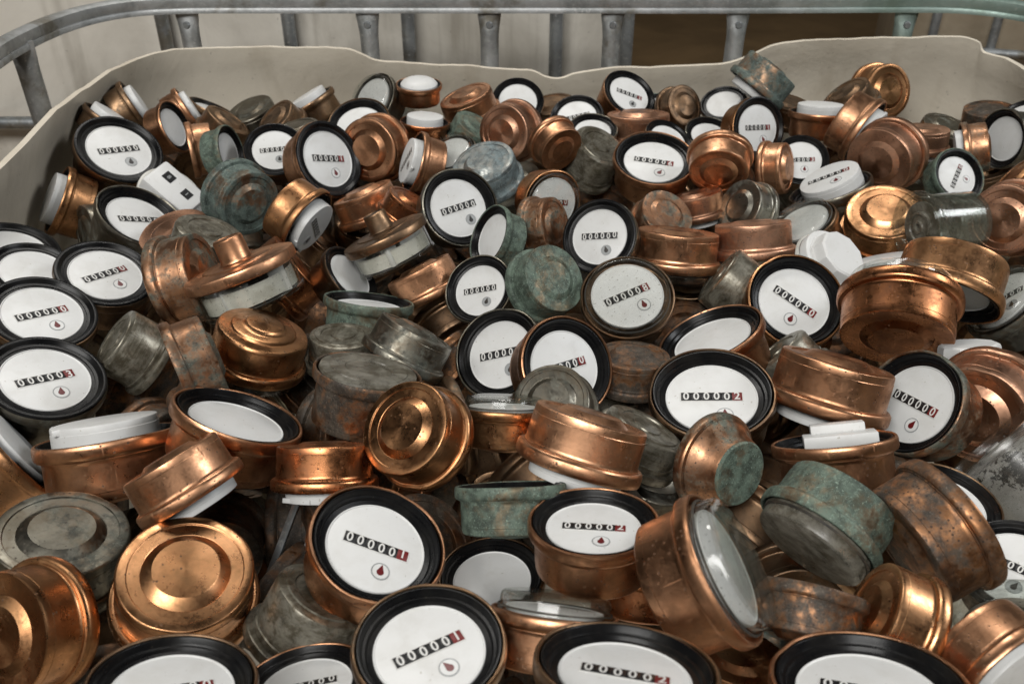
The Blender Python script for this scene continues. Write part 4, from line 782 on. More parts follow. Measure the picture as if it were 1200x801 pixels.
    ('Fd', [-0.3386, 1.1546, -0.0274], [0.1755, -0.579, 0.7962, 0.0045], 0.863, 'grey', None, None, None, 0, 'grey cup end low against the back liner, left of centre'),
    ('P', [-0.477, 1.0259, 0.0301], [0.3761, -0.3662, -0.0435, -0.85], 0.722, 'dull', None, None, None, 0, 'brown rim on edge just above the leftmost black-rimmed dial'),
    ('Fd', [-0.163, 1.154, -0.0307], [0.105, 0.5884, -0.7998, -0.0556], 0.868, 'grey', None, None, None, 0, 'tin grey cup between the clear-capped back meter and white dome'),
    ('Fd', [0.0572, 1.1555, -0.0231], [0.0157, -0.9438, -0.3134, -0.1039], 0.864, 'dull', None, None, None, 0, 'dark brown base wedged between two black-rimmed dials at back centre'),
    ('Fd', [0.2036, 1.1607, 0.0073], [0.3067, 0.0363, 0.0055, 0.9511], 0.754, 'grn', None, None, None, 0, 'green-grey rim behind the dull brown base at the back'),
    ('Fd', [0.361, 1.1549, -0.0212], [0.029, 0.7519, -0.6538, -0.08], 0.863, 'dull', None, None, None, 0, 'brown cup in the shadow right of the tipped green-grey cup'),
    ('Fd', [0.5505, 1.1051, -0.0331], [0.1366, -0.7579, -0.6379, -0.0061], 0.835, 'grey', None, None, None, 0, 'grey metal cup behind the blotchy blackened copper meter'),
    ('Fd', [0.6252, 1.134, -0.0236], [0.0026, -0.9871, -0.1486, -0.0596], 0.852, 'rust', None, None, None, 0, 'rusty cup end behind the far right grey-rimmed dial'),
    ('Fd', [-0.054, 1.0446, -0.0092], [0.2507, -0.3293, -0.9096, 0.0363], 0.792, 'grn', None, None, None, 0, 'green-grey cup below the upside-down cup of the back row'),
    ('Fd', [-0.259, 1.0463, -0.0155], [0.0025, 0.9786, 0.1792, 0.1011], 0.795, 'grey', None, None, None, 0, 'small grey cup end above the small dark-rimmed zero dial'),
    ('Fd', [0.4418, 1.1193, 0.0074], [0.1161, -0.8639, 0.3731, -0.3176], 0.834, 'dull', None, None, None, 0, 'brown cup end left of the gold stepped base at back right'),
    ('Fd', [-0.3987, 1.1638, -0.003], [0.2062, -0.252, -0.0604, -0.9436], 0.76, 'dull', None, None, None, 0, 'dull rim against the back liner right of the thin copper rim'),
]
BURIED = [  # gap shade is put into colour: buried meters get only the darker metals
    ([-0.3984, 0.425, -0.0229], [0.2386, 0.774, 0.2081, -0.5484], 0.917, 'half-buried dark brown meter left of the dark grey base with sunken rings facing up', 'dull'),
    ([-0.3191, 0.8978, -0.0676], [0.0567, 0.2276, -0.4115, -0.8807], 0.934, 'half-buried grey meter below the teal corroded base with dark centre and pale rim', 'grey'),
    ([0.2995, 1.1085, -0.0565], [0.6097, -0.7738, 0.0219, 0.1704], 0.84, 'half-buried rusty meter right of the glowing copper base facing down with dark centre', 'rust'),
    ([-0.0685, 0.6557, -0.0655], [0.5977, 0.1206, -0.5006, -0.6145], 0.884, 'half-buried rusty meter right of the grey metal cup tilted right with coppery scuffs', 'rust'),
    ([0.4476, 1.1143, -0.0662], [0.0005, -0.8023, 0.3478, 0.485], 0.883, 'half-buried rusty meter below the copper meter on edge with white dial', 'rust'),
    ([-0.0607, 0.783, -0.0731], [0.0653, 0.9391, 0.2742, -0.1966], 0.876, 'half-buried dark brown meter right of the shiny copper cup tucked under the smaller knobbed lid', 'dull'),
    ([0.2652, 0.9483, -0.0675], [0.4726, 0.2412, 0.3929, 0.7511], 0.957, 'half-buried dark brown meter right of the gold copper cup upside down with clear cap underneath', 'dull'),
    ([0.3471, 1.0211, -0.0655], [0.3128, -0.9173, -0.1556, 0.1914], 0.925, 'half-buried grey meter above the smooth copper cup upside down', 'grey'),
    ([-0.4447, 0.646, -0.0644], [0.5914, -0.5424, -0.4461, 0.3963], 0.907, 'half-buried rusty meter left of the lowest dark-rimmed dial at the left edge', 'rust'),
    ([0.0578, 1.0981, -0.0632], [0.9105, -0.2949, 0.0525, -0.2849], 0.893, 'half-buried dark brown meter right of the upside-down copper cup tilted left', 'dull'),
    ([0.5083, 0.7551, -0.0748], [0.0422, -0.7313, 0.5878, 0.3433], 0.945, 'half-buried dark brown meter right of the brass cup tipped forward with white dial underneath', 'dull'),
    ([-0.2349, 0.8754, -0.0746], [0.2795, 0.8243, -0.3932, -0.2964], 0.967, 'half-buried dark brown meter right of the dark reddish copper cup behind the larger knobbed lid', 'dull'),
    ([0.077, 0.8263, -0.0528], [0.1088, 0.372, -0.3648, -0.8465], 0.953, 'half-buried rusty meter below the all-black ring dial with zeros and dark star', 'rust'),
    ([-0.1605, 1.0452, -0.0733], [0.0678, -0.3711, 0.9183, 0.12], 0.936, 'half-buried rusty meter above the upside-down copper cup directly behind the smaller knobbed lid', 'rust'),
    ([0.1195, 1.0424, -0.0739], [0.0174, 0.226, 0.3543, 0.9072], 0.886, 'half-buried rusty meter above the all-black ring dial with zeros and dark star', 'rust'),
    ([-0.0734, 0.4226, -0.0698], [0.0054, 0.8067, -0.4822, -0.3416], 0.956, 'half-buried rusty meter right of the large copper dial tilted left', 'rust'),
    ([-0.2394, 0.5544, -0.0512], [0.1579, -0.4221, -0.8506, 0.2708], 0.841, 'half-buried rusty meter below the copper cup with blue-green bands on its side', 'rust'),
    ([-0.3379, 0.3336, -0.0736], [0.0203, 0.1608, -0.6892, -0.7062], 0.913, 'half-buried dark brown meter below the dark grey base with sunken rings facing up', 'dull'),
    ([-0.0024, 0.4506, -0.0728], [0.4673, -0.6681, -0.0202, -0.5787], 0.862, 'half-buried rusty meter above the shadowed dial behind the foremost centre dial', 'rust'),
    ([0.0115, 1.0061, -0.069], [0.2701, -0.6474, 0.7127, 0.0047], 1.0, 'half-buried grey meter below the upside-down copper cup tilted left', 'grey'),
    ([0.1275, 1.1474, -0.0577], [0.5305, -0.5669, 0.4686, 0.4215], 0.914, 'half-buried grey meter left of the large copper cup dial with wide black well', 'grey'),
    ([-0.4048, 1.1203, -0.0665], [0.6986, -0.6849, -0.1092, -0.1756], 0.93, 'half-buried dark brown meter below the small copper meter leaning right', 'dull'),
    ([0.238, 1.1219, -0.0666], [0.6637, -0.7083, -0.1337, 0.1998], 0.886, 'half-buried dark brown meter left of the glowing copper base facing down with dark centre', 'dull'),
    ([-0.4666, 0.5816, -0.0603], [0.1003, 0.0181, 0.8948, 0.4347], 0.96, 'half-buried dark brown meter left of the lowest dark-rimmed dial at the left edge', 'dull'),
    ([-0.3229, 0.7245, -0.0744], [0.3019, -0.7826, 0.2943, 0.458], 0.987, 'half-buried dark brown meter above the copper cup with blue-green bands on its side', 'dull'),
    ([-0.0782, 0.5012, -0.075], [0.2591, 0.5224, 0.7002, 0.412], 0.864, 'half-buried rusty meter above the large copper dial tilted left', 'rust'),
    ([-0.2473, 1.0117, -0.0729], [0.431, 0.6558, -0.5509, -0.284], 0.929, 'half-buried dark brown meter left of the upside-down copper cup directly behind the smaller knobbed lid', 'dull'),
    ([0.075, 0.4619, -0.0643], [0.2116, -0.6328, -0.2822, -0.6893], 0.887, 'half-buried rusty meter above the upright copper cup with oval dial', 'rust'),
    ([0.1453, 1.0785, -0.0499], [0.197, -0.2821, -0.3349, -0.8772], 0.849, 'half-buried rusty meter left of the large copper cup dial with wide black well', 'rust'),
    ([-0.2938, 0.5512, -0.0705], [0.129, 0.5481, -0.4696, -0.68], 0.862, 'half-buried rusty meter right of the lowest dark-rimmed dial at the left edge', 'rust'),
    ([0.2761, 0.5898, -0.0689], [0.5513, -0.7947, 0.0926, -0.2364], 0.852, 'half-buried dark brown meter left of the upturned copper cup with white disc hanging below', 'dull'),
    ([0.2556, 1.0218, -0.043], [0.8666, -0.2737, -0.317, -0.2713], 0.966, 'half-buried rusty meter below the pale grey rimmed meter with empty-looking black well', 'rust'),
    ([-0.1464, 0.5527, -0.0641], [0.3009, 0.4103, -0.6855, -0.5207], 0.924, 'half-buried rusty meter below the upright green patina meter below the smaller knobbed lid', 'rust'),
    ([0.2165, 0.5135, -0.0711], [0.8296, -0.2013, 0.4335, 0.2886], 0.914, 'half-buried dark brown meter right of the copper cone with flat green end disc facing right', 'dull'),
    ([-0.3786, 0.7472, -0.0641], [0.6226, -0.549, -0.1686, -0.5316], 0.871, 'half-buried rusty meter left of the copper cup with blue-green bands on its side', 'rust'),
    ([-0.3136, 1.0271, -0.0744], [0.31, -0.1082, -0.6789, -0.6567], 0.9, 'half-buried rusty meter right of the teal corroded base with dark centre and pale rim', 'rust'),
    ([0.0098, 0.5212, -0.0671], [0.7225, -0.185, -0.5163, -0.4209], 0.922, 'half-buried dark brown meter left of the upturned shiny copper cup on a white insert', 'dull'),
    ([0.2122, 0.8594, -0.067], [0.5209, -0.419, -0.2638, -0.6954], 0.86, 'half-buried rusty meter below the gold copper cup upside down with clear cap underneath', 'rust'),
    ([-0.1769, 0.6302, -0.0738], [0.0055, 0.896, -0.2447, -0.3705], 0.939, 'half-buried rusty meter right of the copper cup with blue-green bands on its side', 'rust'),
    ([0.4363, 1.0656, -0.0501], [0.5739, -0.5824, 0.5626, -0.1219], 0.915, 'half-buried dark brown meter below the copper meter on edge with white dial', 'dull'),
    ([0.5517, 1.0328, -0.0579], [0.763, -0.2399, 0.346, -0.4905], 0.976, 'half-buried rusty meter left of the green-grey meter whose counter row runs almost vertically', 'rust'),
    ([0.1903, 0.9933, -0.0591], [0.503, -0.0466, 0.6492, 0.5687], 0.843, 'half-buried dark brown meter right of the large copper cup dial with wide black well', 'dull'),
    ([-0.0285, 0.8979, -0.0718], [0.4664, 0.1716, 0.4412, 0.7472], 0.978, 'half-buried rusty meter above the grey-rimmed dial half covered by the green verdigris base', 'rust'),
    ([0.1742, 0.3978, -0.0703], [0.4245, -0.5897, 0.5422, 0.4219], 0.86, 'half-buried dark brown meter above the teal tarnished cup sliver above the bottom right dial', 'dull'),
    ([0.4254, 0.449, -0.0693], [0.0796, 0.8232, 0.0054, 0.5621], 0.953, 'half-buried rusty meter above the dial cut by the right edge', 'rust'),
    ([0.0935, 0.7609, -0.0661], [0.3784, -0.3601, -0.2737, -0.8076], 0.937, 'half-buried dark brown meter left of the dial under clear ring cap with red star', 'dull'),
    ([-0.1359, 0.8306, -0.0727], [0.1592, -0.4277, 0.863, -0.2167], 0.843, 'half-buried dark brown meter above the upright green patina meter below the smaller knobbed lid', 'dull'),
    ([0.3701, 0.7255, -0.0744], [0.7444, -0.637, -0.1824, -0.0828], 0.903, 'half-buried dark brown meter right of the upturned copper cup with white disc hanging below', 'dull'),
    ([-0.2183, 0.5163, -0.0516], [0.4046, -0.2209, -0.3853, -0.7994], 0.906, 'half-buried rusty meter above the polished gold copper base with concentric steps facing up', 'rust'),
    ([0.108, 0.6716, -0.0749], [0.7332, -0.6724, -0.0077, -0.1013], 0.847, 'half-buried rusty meter right of the copper-rimmed dial with red star', 'rust'),
    ([-0.1301, 0.9634, -0.064], [0.5009, 0.2433, -0.7969, -0.2344], 0.898, 'half-buried dark brown meter right of the upside-down copper cup directly behind the smaller knobbed lid', 'dull'),
    ([-0.2437, 0.9664, -0.0736], [0.4837, -0.4472, 0.6049, 0.4473], 0.899, 'half-buried rusty meter left of the upside-down copper cup directly behind the smaller knobbed lid', 'rust'),
    ([-0.0468, 0.2842, -0.0657], [0.229, 0.4481, -0.4606, -0.7312], 0.907, 'half-buried rusty meter right of the foremost centre dial reading 000001 with counter slanting up', 'rust'),
    ([0.2431, 0.4333, -0.074], [0.2119, -0.9237, -0.3125, 0.0647], 0.933, 'half-buried dark brown meter left of the big blackened copper cup tilted on edge', 'dull'),
    ([0.3312, 1.0795, -0.0627], [0.2337, -0.5277, 0.5318, 0.6197], 0.906, 'half-buried dark brown meter above the smooth copper cup upside down', 'dull'),
    ([0.4852, 1.0121, -0.0538], [0.6483, -0.7395, 0.1077, -0.1457], 0.854, 'half-buried grey meter left of the green-grey meter whose counter row runs almost vertically', 'grey'),
    ([0.1806, 0.4645, -0.0595], [0.8159, -0.4265, 0.233, -0.3132], 0.975, 'half-buried dark brown meter below the copper cone with flat green end disc facing right', 'dull'),
    ([-0.0397, 0.5573, -0.0604], [0.6566, 0.0459, 0.6857, 0.3109], 0.974, 'half-buried dark brown meter below the grey metal cup tilted right with coppery scuffs', 'dull'),
    ([-0.2067, 0.4463, -0.0668], [0.657, -0.7381, 0.0085, 0.1532], 0.888, 'half-buried rusty meter left of the large copper dial tilted left', 'rust'),
    ([-0.1127, 0.4539, -0.0648], [0.5613, 0.0892, 0.7069, 0.421], 0.85, 'half-buried rusty meter right of the polished gold copper base with concentric steps facing up', 'rust'),
    ([-0.4236, 0.4753, -0.0738], [0.6127, 0.6001, -0.3217, -0.4013], 0.882, 'half-buried grey meter left of the dark grey base with sunken rings facing up', 'grey'),
    ([-0.3306, 0.9637, -0.062], [0.0896, 0.385, -0.5091, -0.7646], 0.856, 'half-buried dark brown meter below the teal corroded base with dark centre and pale rim', 'dull'),
    ([0.5799, 1.111, -0.0749], [0.7284, -0.5179, -0.0161, -0.4483], 0.977, 'half-buried dark brown meter left of the green-grey meter whose counter row runs almost vertically', 'dull'),
    ([0.2877, 0.3432, -0.0724], [0.2911, -0.3708, -0.2737, -0.8384], 0.969, 'half-buried rusty meter below the dial cut by the right edge', 'rust'),
    ([-0.2577, 0.7968, -0.0673], [0.2331, -0.4366, -0.5057, -0.7066], 0.842, 'half-buried dark brown meter below the dark reddish copper cup behind the larger knobbed lid', 'dull'),
    ([0.2854, 0.5194, -0.0718], [0.3975, -0.0991, 0.3991, 0.8203], 0.965, 'half-buried rusty meter below the copper-rimmed dial leaning left with slanting counter', 'rust'),
    ([0.1415, 0.5863, -0.0712], [0.7421, -0.3987, -0.0162, -0.5386], 0.943, 'half-buried rusty meter left of the large brown-rimmed dial with red star', 'rust'),
    ([0.5699, 0.8194, -0.0542], [0.1086, 0.4123, 0.2942, 0.8554], 0.976, 'half-buried rusty meter right of the brass cup tipped forward with white dial underneath', 'rust'),
    ([-0.3079, 0.2544, -0.004], [0.2714, -0.2337, -0.7889, 0.4994], 0.933, 'half-buried rusty meter below the dark grey base with sunken rings facing up', 'rust'),
    ([-0.2279, 0.3306, -0.0661], [0.0456, -0.1954, 0.6018, 0.773], 0.884, 'half-buried rusty meter left of the polished gold copper base with concentric steps facing up', 'rust'),
    ([-0.1593, 0.3927, -0.0667], [0.5195, -0.5336, -0.1429, 0.6519], 0.91, 'half-buried rusty meter left of the foremost centre dial reading 000001 with counter slanting up', 'rust'),
    ([0.2767, 1.0118, -0.1245], [0.6659, -0.6711, 0.2506, 0.2081], 0.919, 'half-buried rusty meter right of the gold copper cup upside down with clear cap underneath', 'rust'),
    ([0.008, 1.0555, -0.0946], [0.469, -0.6232, 0.0693, 0.622], 0.965, 'half-buried rusty meter left of the all-black ring dial with zeros and dark star', 'rust'),
    ([0.4709, 0.6868, -0.1082], [0.4031, -0.6837, 0.5727, -0.2049], 0.872, 'half-buried dark brown meter right of the copper-rimmed dial leaning left with slanting counter', 'dull'),
    ([-0.0588, 1.0545, -0.1371], [0.0665, -0.7363, 0.4521, 0.4991], 0.943, 'half-buried rusty meter right of the shiny copper cup tucked under the smaller knobbed lid', 'rust'),
    ([-0.379, 0.8428, -0.112], [0.0249, -0.9753, 0.2196, 0.0032], 0.884, 'half-buried dark brown meter below the grey-bodied zero dial directly below the leftmost back dial', 'dull'),
    ([-0.203, 0.8252, -0.1318], [0.396, 0.269, 0.8163, 0.3232], 0.987, 'half-buried rusty meter below the dark reddish copper cup behind the larger knobbed lid', 'rust'),
    ([-0.2693, 1.0103, -0.1324], [0.6638, -0.6615, 0.1037, 0.3333], 0.855, 'half-buried rusty meter right of the dark reddish copper cup behind the larger knobbed lid', 'rust'),
    ([-0.356, 0.535, -0.1289], [0.557, -0.3228, -0.6042, 0.4696], 0.957, 'half-buried rusty meter right of the dark grey base with sunken rings facing up', 'rust'),
    ([0.019, 0.3166, -0.1085], [0.3269, 0.3841, 0.5392, 0.6744], 0.964, 'half-buried rusty meter below the shadowed dial behind the foremost centre dial', 'rust'),
    ([-0.3359, 0.6254, -0.0709], [0.5257, 0.3207, -0.4873, -0.6192], 0.949, 'half-buried rusty meter below the dark-rimmed dial without visible counter', 'rust'),
    ([-0.1804, 0.5601, -0.1137], [0.431, -0.574, 0.6821, 0.1395], 0.881, 'half-buried grey meter left of the large copper dial tilted left', 'grey'),
    ([-0.0119, 0.5213, -0.1387], [0.1785, -0.9322, -0.3071, 0.0696], 0.956, 'half-buried dark brown meter above the shadowed dial behind the foremost centre dial', 'dull'),
    ([-0.1786, 0.8851, -0.1006], [0.8762, -0.1971, -0.3992, -0.1845], 0.921, 'half-buried rusty meter above the upright green patina meter below the smaller knobbed lid', 'rust'),
    ([0.5683, 0.9251, -0.0702], [0.7803, -0.1663, 0.3314, 0.5037], 0.922, 'half-buried grey meter right of the brass cup tipped forward with white dial underneath', 'grey'),
    ([0.0052, 0.6435, -0.121], [0.6989, -0.5637, -0.0893, -0.4311], 0.923, 'half-buried dark brown meter below the copper-rimmed dial with red star', 'dull'),
    ([0.24, 0.6728, -0.1224], [0.6362, -0.2682, 0.722, -0.0447], 0.917, 'half-buried dark brown meter left of the upright copper cup with small white block inside', 'dull'),
    ([0.3879, 0.5637, -0.1126], [0.0175, 0.9945, -0.0605, -0.0834], 0.906, 'half-buried dark brown meter below the copper-rimmed dial leaning left with slanting counter', 'dull'),
    ([-0.2938, 0.4638, -0.1134], [0.4315, -0.4606, -0.6854, 0.3631], 0.845, 'half-buried grey meter right of the dark grey base with sunken rings facing up', 'grey'),
    ([-0.1367, 0.9464, -0.1194], [0.2721, -0.4614, -0.4493, -0.7149], 0.842, 'half-buried rusty meter left of the shiny copper cup tucked under the smaller knobbed lid', 'rust'),
    ([-0.3278, 0.8825, -0.1373], [0.7187, -0.3604, -0.5399, -0.2493], 0.865, 'half-buried rusty meter above the copper cup with blue-green bands on its side', 'rust'),
    ([-0.1249, 0.6042, -0.1219], [0.4184, -0.1637, 0.8845, -0.1257], 0.938, 'half-buried dark brown meter above the large copper dial tilted left', 'dull'),
    ([-0.2265, 0.6154, -0.1225], [0.2689, -0.4448, -0.7079, 0.4782], 0.861, 'half-buried dark brown meter right of the copper cup with blue-green bands on its side', 'dull'),
    ([-0.069, 0.5741, -0.1345], [0.3376, -0.6555, -0.4729, 0.4823], 0.915, 'half-buried rusty meter left of the upturned shiny copper cup on a white insert', 'rust'),
    ([-0.2363, 0.3769, -0.1212], [0.3205, -0.3828, -0.866, -0.0274], 0.939, 'half-buried rusty meter below the lowest dark-rimmed dial at the left edge', 'rust'),
    ([0.1631, 0.7334, -0.0978], [0.2821, -0.6137, -0.7005, -0.2306], 0.938, 'half-buried rusty meter right of the dial under clear ring cap with red star', 'rust'),
    ([-0.4281, 0.7498, -0.1363], [0.7674, -0.1516, -0.3029, -0.5443], 0.847, 'half-buried rusty meter below the grey-bodied zero dial directly below the leftmost back dial', 'rust'),
    ([0.4087, 0.6763, -0.0856], [0.3254, -0.2619, 0.4467, 0.7912], 0.842, 'half-buried dark brown meter above the copper-rimmed dial leaning left with slanting counter', 'dull'),
    ([-0.4134, 0.4401, -0.1268], [0.6626, 0.2892, -0.3817, -0.5758], 0.874, 'half-buried rusty meter left of the dark grey base with sunken rings facing up', 'rust'),
    ([0.2105, 1.0186, -0.1202], [0.0492, -0.6178, -0.6505, -0.4391], 0.85, 'half-buried grey meter right of the gold copper cup upside down with clear cap underneath', 'grey'),
    ([0.3482, 1.122, -0.1309], [0.3575, 0.5596, 0.745, 0.0639], 0.894, 'half-buried dark brown meter right of the glowing copper base facing down with dark centre', 'dull'),
    ([-0.2992, 0.3282, -0.1382], [0.0906, 0.9913, -0.0321, 0.0901], 0.949, 'half-buried dark brown meter left of the polished gold copper base with concentric steps facing up', 'dull'),
    ([0.1801, 0.8568, -0.1242], [0.381, -0.6738, 0.1981, -0.6013], 0.923, 'half-buried dark brown meter right of the dial under clear ring cap with red star', 'dull'),
    ([-0.0401, 0.3761, -0.1355], [0.036, -0.3045, -0.768, -0.5623], 0.928, 'half-buried rusty meter below the upright copper cup with oval dial', 'rust'),
    ([0.1505, 0.6123, -0.139], [0.0259, 0.2385, -0.9382, -0.2493], 0.891, 'half-buried rusty meter left of the copper cone with flat green end disc facing right', 'rust'),
    ([0.4474, 0.4949, -0.1236], [0.5139, 0.4034, 0.7399, 0.1606], 0.986, 'half-buried rusty meter right of the big blackened copper cup tilted on edge', 'rust'),
    ([-0.1786, 0.6765, -0.1162], [0.1809, 0.1699, 0.9684, -0.0237], 0.847, 'half-buried rusty meter left of the grey metal cup tilted right with coppery scuffs', 'rust'),
    ([-0.072, 0.9905, -0.1034], [0.2221, -0.5025, 0.8272, 0.1181], 0.871, 'half-buried dark brown meter above the shiny copper cup tucked under the smaller knobbed lid', 'dull'),
    ([0.315, 0.7522, -0.1157], [0.0885, -0.4785, 0.8649, 0.1231], 0.959, 'half-buried rusty meter above the upturned copper cup with white disc hanging below', 'rust'),
    ([0.0592, 0.5843, -0.1326], [0.6359, -0.2422, 0.7323, -0.028], 0.865, 'half-buried rusty meter below the copper-rimmed dial with red star', 'rust'),
    ([-0.2881, 0.9572, -0.1347], [0.425, -0.7797, 0.0084, -0.4598], 0.866, 'half-buried rusty meter above the dark reddish copper cup behind the larger knobbed lid', 'rust'),
    ([-0.2444, 0.7045, -0.1354], [0.6263, -0.218, 0.5651, 0.4908], 0.944, 'half-buried grey meter right of the copper cup with blue-green bands on its side', 'grey'),
    ([0.254, 0.4447, -0.1323], [0.1658, 0.813, -0.4818, -0.2819], 0.855, 'half-buried rusty meter left of the big blackened copper cup tilted on edge', 'rust'),
    ([-0.4247, 0.5303, -0.1351], [0.6543, 0.2076, -0.6669, -0.2899], 0.86, 'half-buried grey meter below the lowest dark-rimmed dial at the left edge', 'grey'),
    ([-0.3118, 0.792, -0.1146], [0.4388, 0.0812, -0.4244, -0.7879], 0.874, 'half-buried grey meter above the copper cup with blue-green bands on its side', 'grey'),
    ([0.498, 1.0829, -0.1145], [0.1037, 0.8856, 0.4455, -0.0802], 0.933, 'half-buried rusty meter below the upside-down copper cup with white insert below', 'rust'),
    ([0.3082, 0.6649, -0.1272], [0.2143, -0.0703, 0.9717, -0.071], 0.993, 'half-buried rusty meter below the orange copper cup showing its dark hollow base', 'rust'),
    ([0.1639, 0.5092, -0.1388], [0.0388, 0.691, -0.707, -0.1451], 0.958, 'half-buried dark brown meter below the large brown-rimmed dial with red star', 'dull'),
    ([0.4027, 0.707, -0.1393], [0.3154, 0.6084, 0.2152, 0.6958], 0.964, 'half-buried dark brown meter below the orange copper cup showing its dark hollow base', 'dull'),
    ([-0.1356, 1.0403, -0.1332], [0.3905, 0.0196, -0.7887, -0.4743], 0.864, 'half-buried grey meter above the shiny copper cup tucked under the smaller knobbed lid', 'grey'),
    ([0.2582, 0.7149, -0.0747], [0.0639, 0.3945, -0.8108, -0.4276], 0.901, 'half-buried rusty meter left of the orange copper cup showing its dark hollow base', 'rust'),
    ([0.3365, 0.5878, -0.1351], [0.5812, 0.0592, 0.6167, 0.5276], 0.951, 'half-buried dark brown meter right of the upright copper cup with small white block inside', 'dull'),
    ([0.4629, 0.6273, -0.0761], [0.7756, -0.3638, 0.3173, 0.4067], 0.923, 'half-buried grey meter right of the copper-rimmed dial leaning left with slanting counter', 'grey'),
    ([-0.449, 0.5777, -0.1249], [0.3841, 0.3424, -0.5429, -0.6637], 0.992, 'half-buried rusty meter below the shiny gold copper meter on its side', 'rust'),
    ([0.2371, 0.8372, -0.1349], [0.777, -0.6286, -0.0263, 0.0207], 0.92, 'half-buried rusty meter below the smooth copper cup upside down', 'rust'),
    ([0.3836, 1.0579, -0.1147], [0.555, -0.0743, 0.8132, -0.1586], 0.939, 'half-buried dark brown meter below the gold-brown bodied dial facing viewer in the back right', 'dull'),
    ([-0.449, 0.8958, -0.1392], [0.5109, -0.186, 0.5563, 0.6284], 0.866, 'half-buried dark brown meter right of the dark-rimmed dial without visible counter', 'dull'),
    ([-0.0285, 0.6943, -0.1315], [0.0182, -0.6993, 0.7103, -0.0784], 0.937, 'half-buried rusty meter below the grey-rimmed dial half covered by the green verdigris base', 'rust'),
    ([0.4632, 0.7759, -0.1209], [0.5009, -0.8143, 0.2208, 0.1927], 0.97, 'half-buried dark brown meter below the brass cup tipped forward with white dial underneath', 'dull'),
    ([0.0477, 0.9066, -0.1017], [0.295, -0.4161, -0.3905, -0.7664], 0.997, 'half-buried rusty meter left of the dial under clear ring cap with red star', 'rust'),
    ([0.2722, 1.0838, -0.1343], [0.6047, -0.7701, 0.2009, 0.0298], 0.992, 'half-buried dark brown meter left of the smooth copper cup upside down', 'dull'),
    ([0.2195, 0.5941, -0.1343], [0.252, -0.3471, -0.501, -0.7517], 0.935, 'half-buried dark brown meter below the upturned copper cup with white disc hanging below', 'dull'),
    ([0.5781, 0.7798, -0.1234], [0.3836, -0.3741, -0.0703, -0.8414], 0.935, 'half-buried rusty meter right of the copper-rimmed dial leaning left with slanting counter', 'rust'),
    ([0.1957, 0.9285, -0.0986], [0.4207, 0.1737, 0.3558, 0.8162], 0.939, 'half-buried dark brown meter below the gold copper cup upside down with clear cap underneath', 'dull'),
    ([-0.0939, 0.8529, -0.1107], [0.056, 0.2334, 0.3652, 0.8995], 0.998, 'half-buried dark brown meter below the shiny copper cup tucked under the smaller knobbed lid', 'dull'),
    ([0.3844, 0.4872, -0.119], [0.0826, -0.9065, 0.068, -0.4083], 0.936, 'half-buried rusty meter right of the upright copper cup with small white block inside', 'rust'),
    ([-0.2364, 0.5507, -0.1191], [0.381, -0.6438, 0.5741, -0.3327], 0.884, 'half-buried rusty meter left of the shadowed dial behind the foremost centre dial', 'rust'),
    ([-0.2063, 0.4565, -0.1338], [0.3584, -0.897, 0.2373, 0.1031], 0.923, 'half-buried rusty meter below the grey metal cup tilted right with coppery scuffs', 'rust'),
    ([0.2555, 0.7262, -0.1374], [0.6128, -0.2129, 0.6358, 0.4182], 0.968, 'half-buried grey meter left of the upturned copper cup with white disc hanging below', 'grey'),
    ([-0.5145, 0.6851, -0.0763], [0.4262, -0.5565, -0.5043, 0.5044], 0.978, 'half-buried dark brown meter below the dark-rimmed dial without visible counter', 'dull'),
    ([-0.3814, 0.7003, -0.0721], [0.6433, -0.7645, 0.0012, -0.042], 0.883, 'half-buried grey meter right of the lowest dark-rimmed dial at the left edge', 'grey'),
    ([-0.4766, 1.1538, -0.082], [0.1351, 0.8892, -0.3086, -0.3094], 0.929, 'half-buried rusty meter below the small copper meter leaning right', 'rust'),
    ([-0.1748, 0.9312, -0.0835], [0.0231, -0.7468, 0.6495, 0.1409], 0.861, 'half-buried dark brown meter below the upside-down copper cup directly behind the smaller knobbed lid', 'dull'),
    ([-0.0647, 0.7348, -0.0625], [0.116, -0.3337, 0.3759, 0.8567], 0.903, 'half-buried dark brown meter right of the grey metal cup tilted right with coppery scuffs', 'dull'),
    ([0.1005, 0.5059, -0.0956], [0.024, 0.9361, -0.3377, -0.0955], 0.987, 'half-buried grey meter left of the copper cone with flat green end disc facing right', 'grey'),
    ([0.0718, 0.6313, -0.0788], [0.8789, -0.409, -0.2396, -0.0532], 0.994, 'half-buried grey meter above the upturned shiny copper cup on a white insert', 'grey'),
    ([-0.1725, 0.4633, -0.0882], [0.638, 0.3661, -0.6133, -0.2879], 0.864, 'half-buried rusty meter below the shiny copper cup tucked under the smaller knobbed lid', 'rust'),
    ([-0.0947, 0.8597, -0.0762], [0.3844, 0.37, -0.8245, -0.1883], 0.866, 'half-buried rusty meter above the shiny copper cup tucked under the smaller knobbed lid', 'rust'),
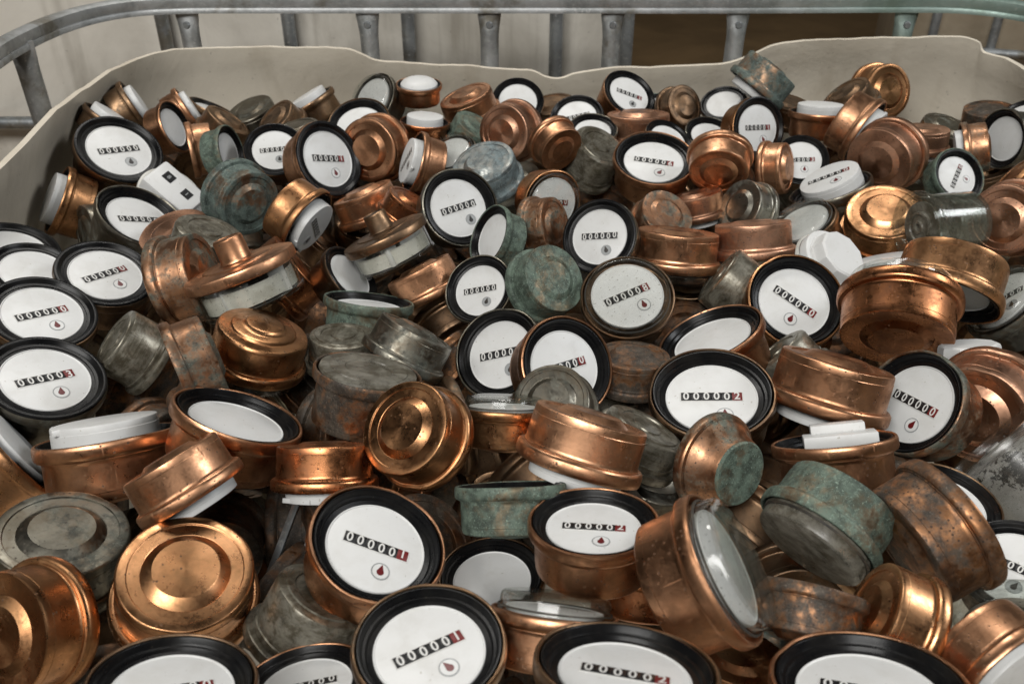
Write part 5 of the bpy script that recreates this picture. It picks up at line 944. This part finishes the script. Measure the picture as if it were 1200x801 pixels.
    ([0.1858, 0.7911, -0.0908], [0.0428, -0.8177, 0.5727, -0.0401], 0.918, 'half-buried dark brown meter above the large brown-rimmed dial with red star', 'dull'),
    ([0.6009, 1.0473, -0.0704], [0.0305, -0.9351, 0.309, -0.1706], 0.872, 'half-buried dark brown meter right of the green-grey meter whose counter row runs almost vertically', 'dull'),
    ([0.002, 0.3875, -0.1645], [0.3155, -0.7456, -0.4912, 0.3214], 0.96, 'half-buried rusty meter below the upturned shiny copper cup on a white insert', 'rust'),
    ([-0.0366, 0.5838, -0.1234], [0.5442, 0.3333, -0.7521, -0.1645], 0.939, 'half-buried dark brown meter left of the upright copper cup with oval dial', 'dull'),
    ([0.3951, 0.7783, -0.1634], [0.0948, 0.8685, -0.131, 0.4686], 0.926, 'half-buried dark brown meter above the upturned copper cup with white disc hanging below', 'dull'),
    ([-0.2715, 0.8981, -0.1494], [0.5906, -0.6298, 0.0848, 0.4973], 0.96, 'half-buried dark brown meter left of the upright green patina meter below the smaller knobbed lid', 'dull'),
    ([-0.2838, 0.3895, -0.0839], [0.8356, 0.1088, -0.5242, -0.1234], 0.947, 'half-buried dark brown meter below the lowest dark-rimmed dial at the left edge', 'dull'),
    ([-0.3332, 1.0908, -0.1689], [0.3166, -0.9421, 0.1104, -0.008], 0.905, 'half-buried rusty meter below the teal corroded base with dark centre and pale rim', 'rust'),
    ([-0.2152, 1.0689, -0.0959], [0.2372, -0.5441, -0.7612, -0.2613], 0.886, 'half-buried grey meter left of the upside-down copper cup directly behind the smaller knobbed lid', 'grey'),
    ([0.2582, 0.6483, -0.1659], [0.1593, 0.9315, 0.1944, 0.2629], 0.957, 'half-buried dark brown meter right of the large brown-rimmed dial with red star', 'dull'),
    ([0.1073, 0.4415, -0.1798], [0.3766, 0.9011, 0.144, 0.1597], 0.941, 'half-buried dark brown meter below the upright copper cup with oval dial', 'dull'),
]
for row in METERS: meter(*row)
for (loc, rot, s, label, mat) in BURIED:
    meter('Fd', loc, rot, s, mat, None, None, None, 0, label, group='meters buried in the heap', detail=False)
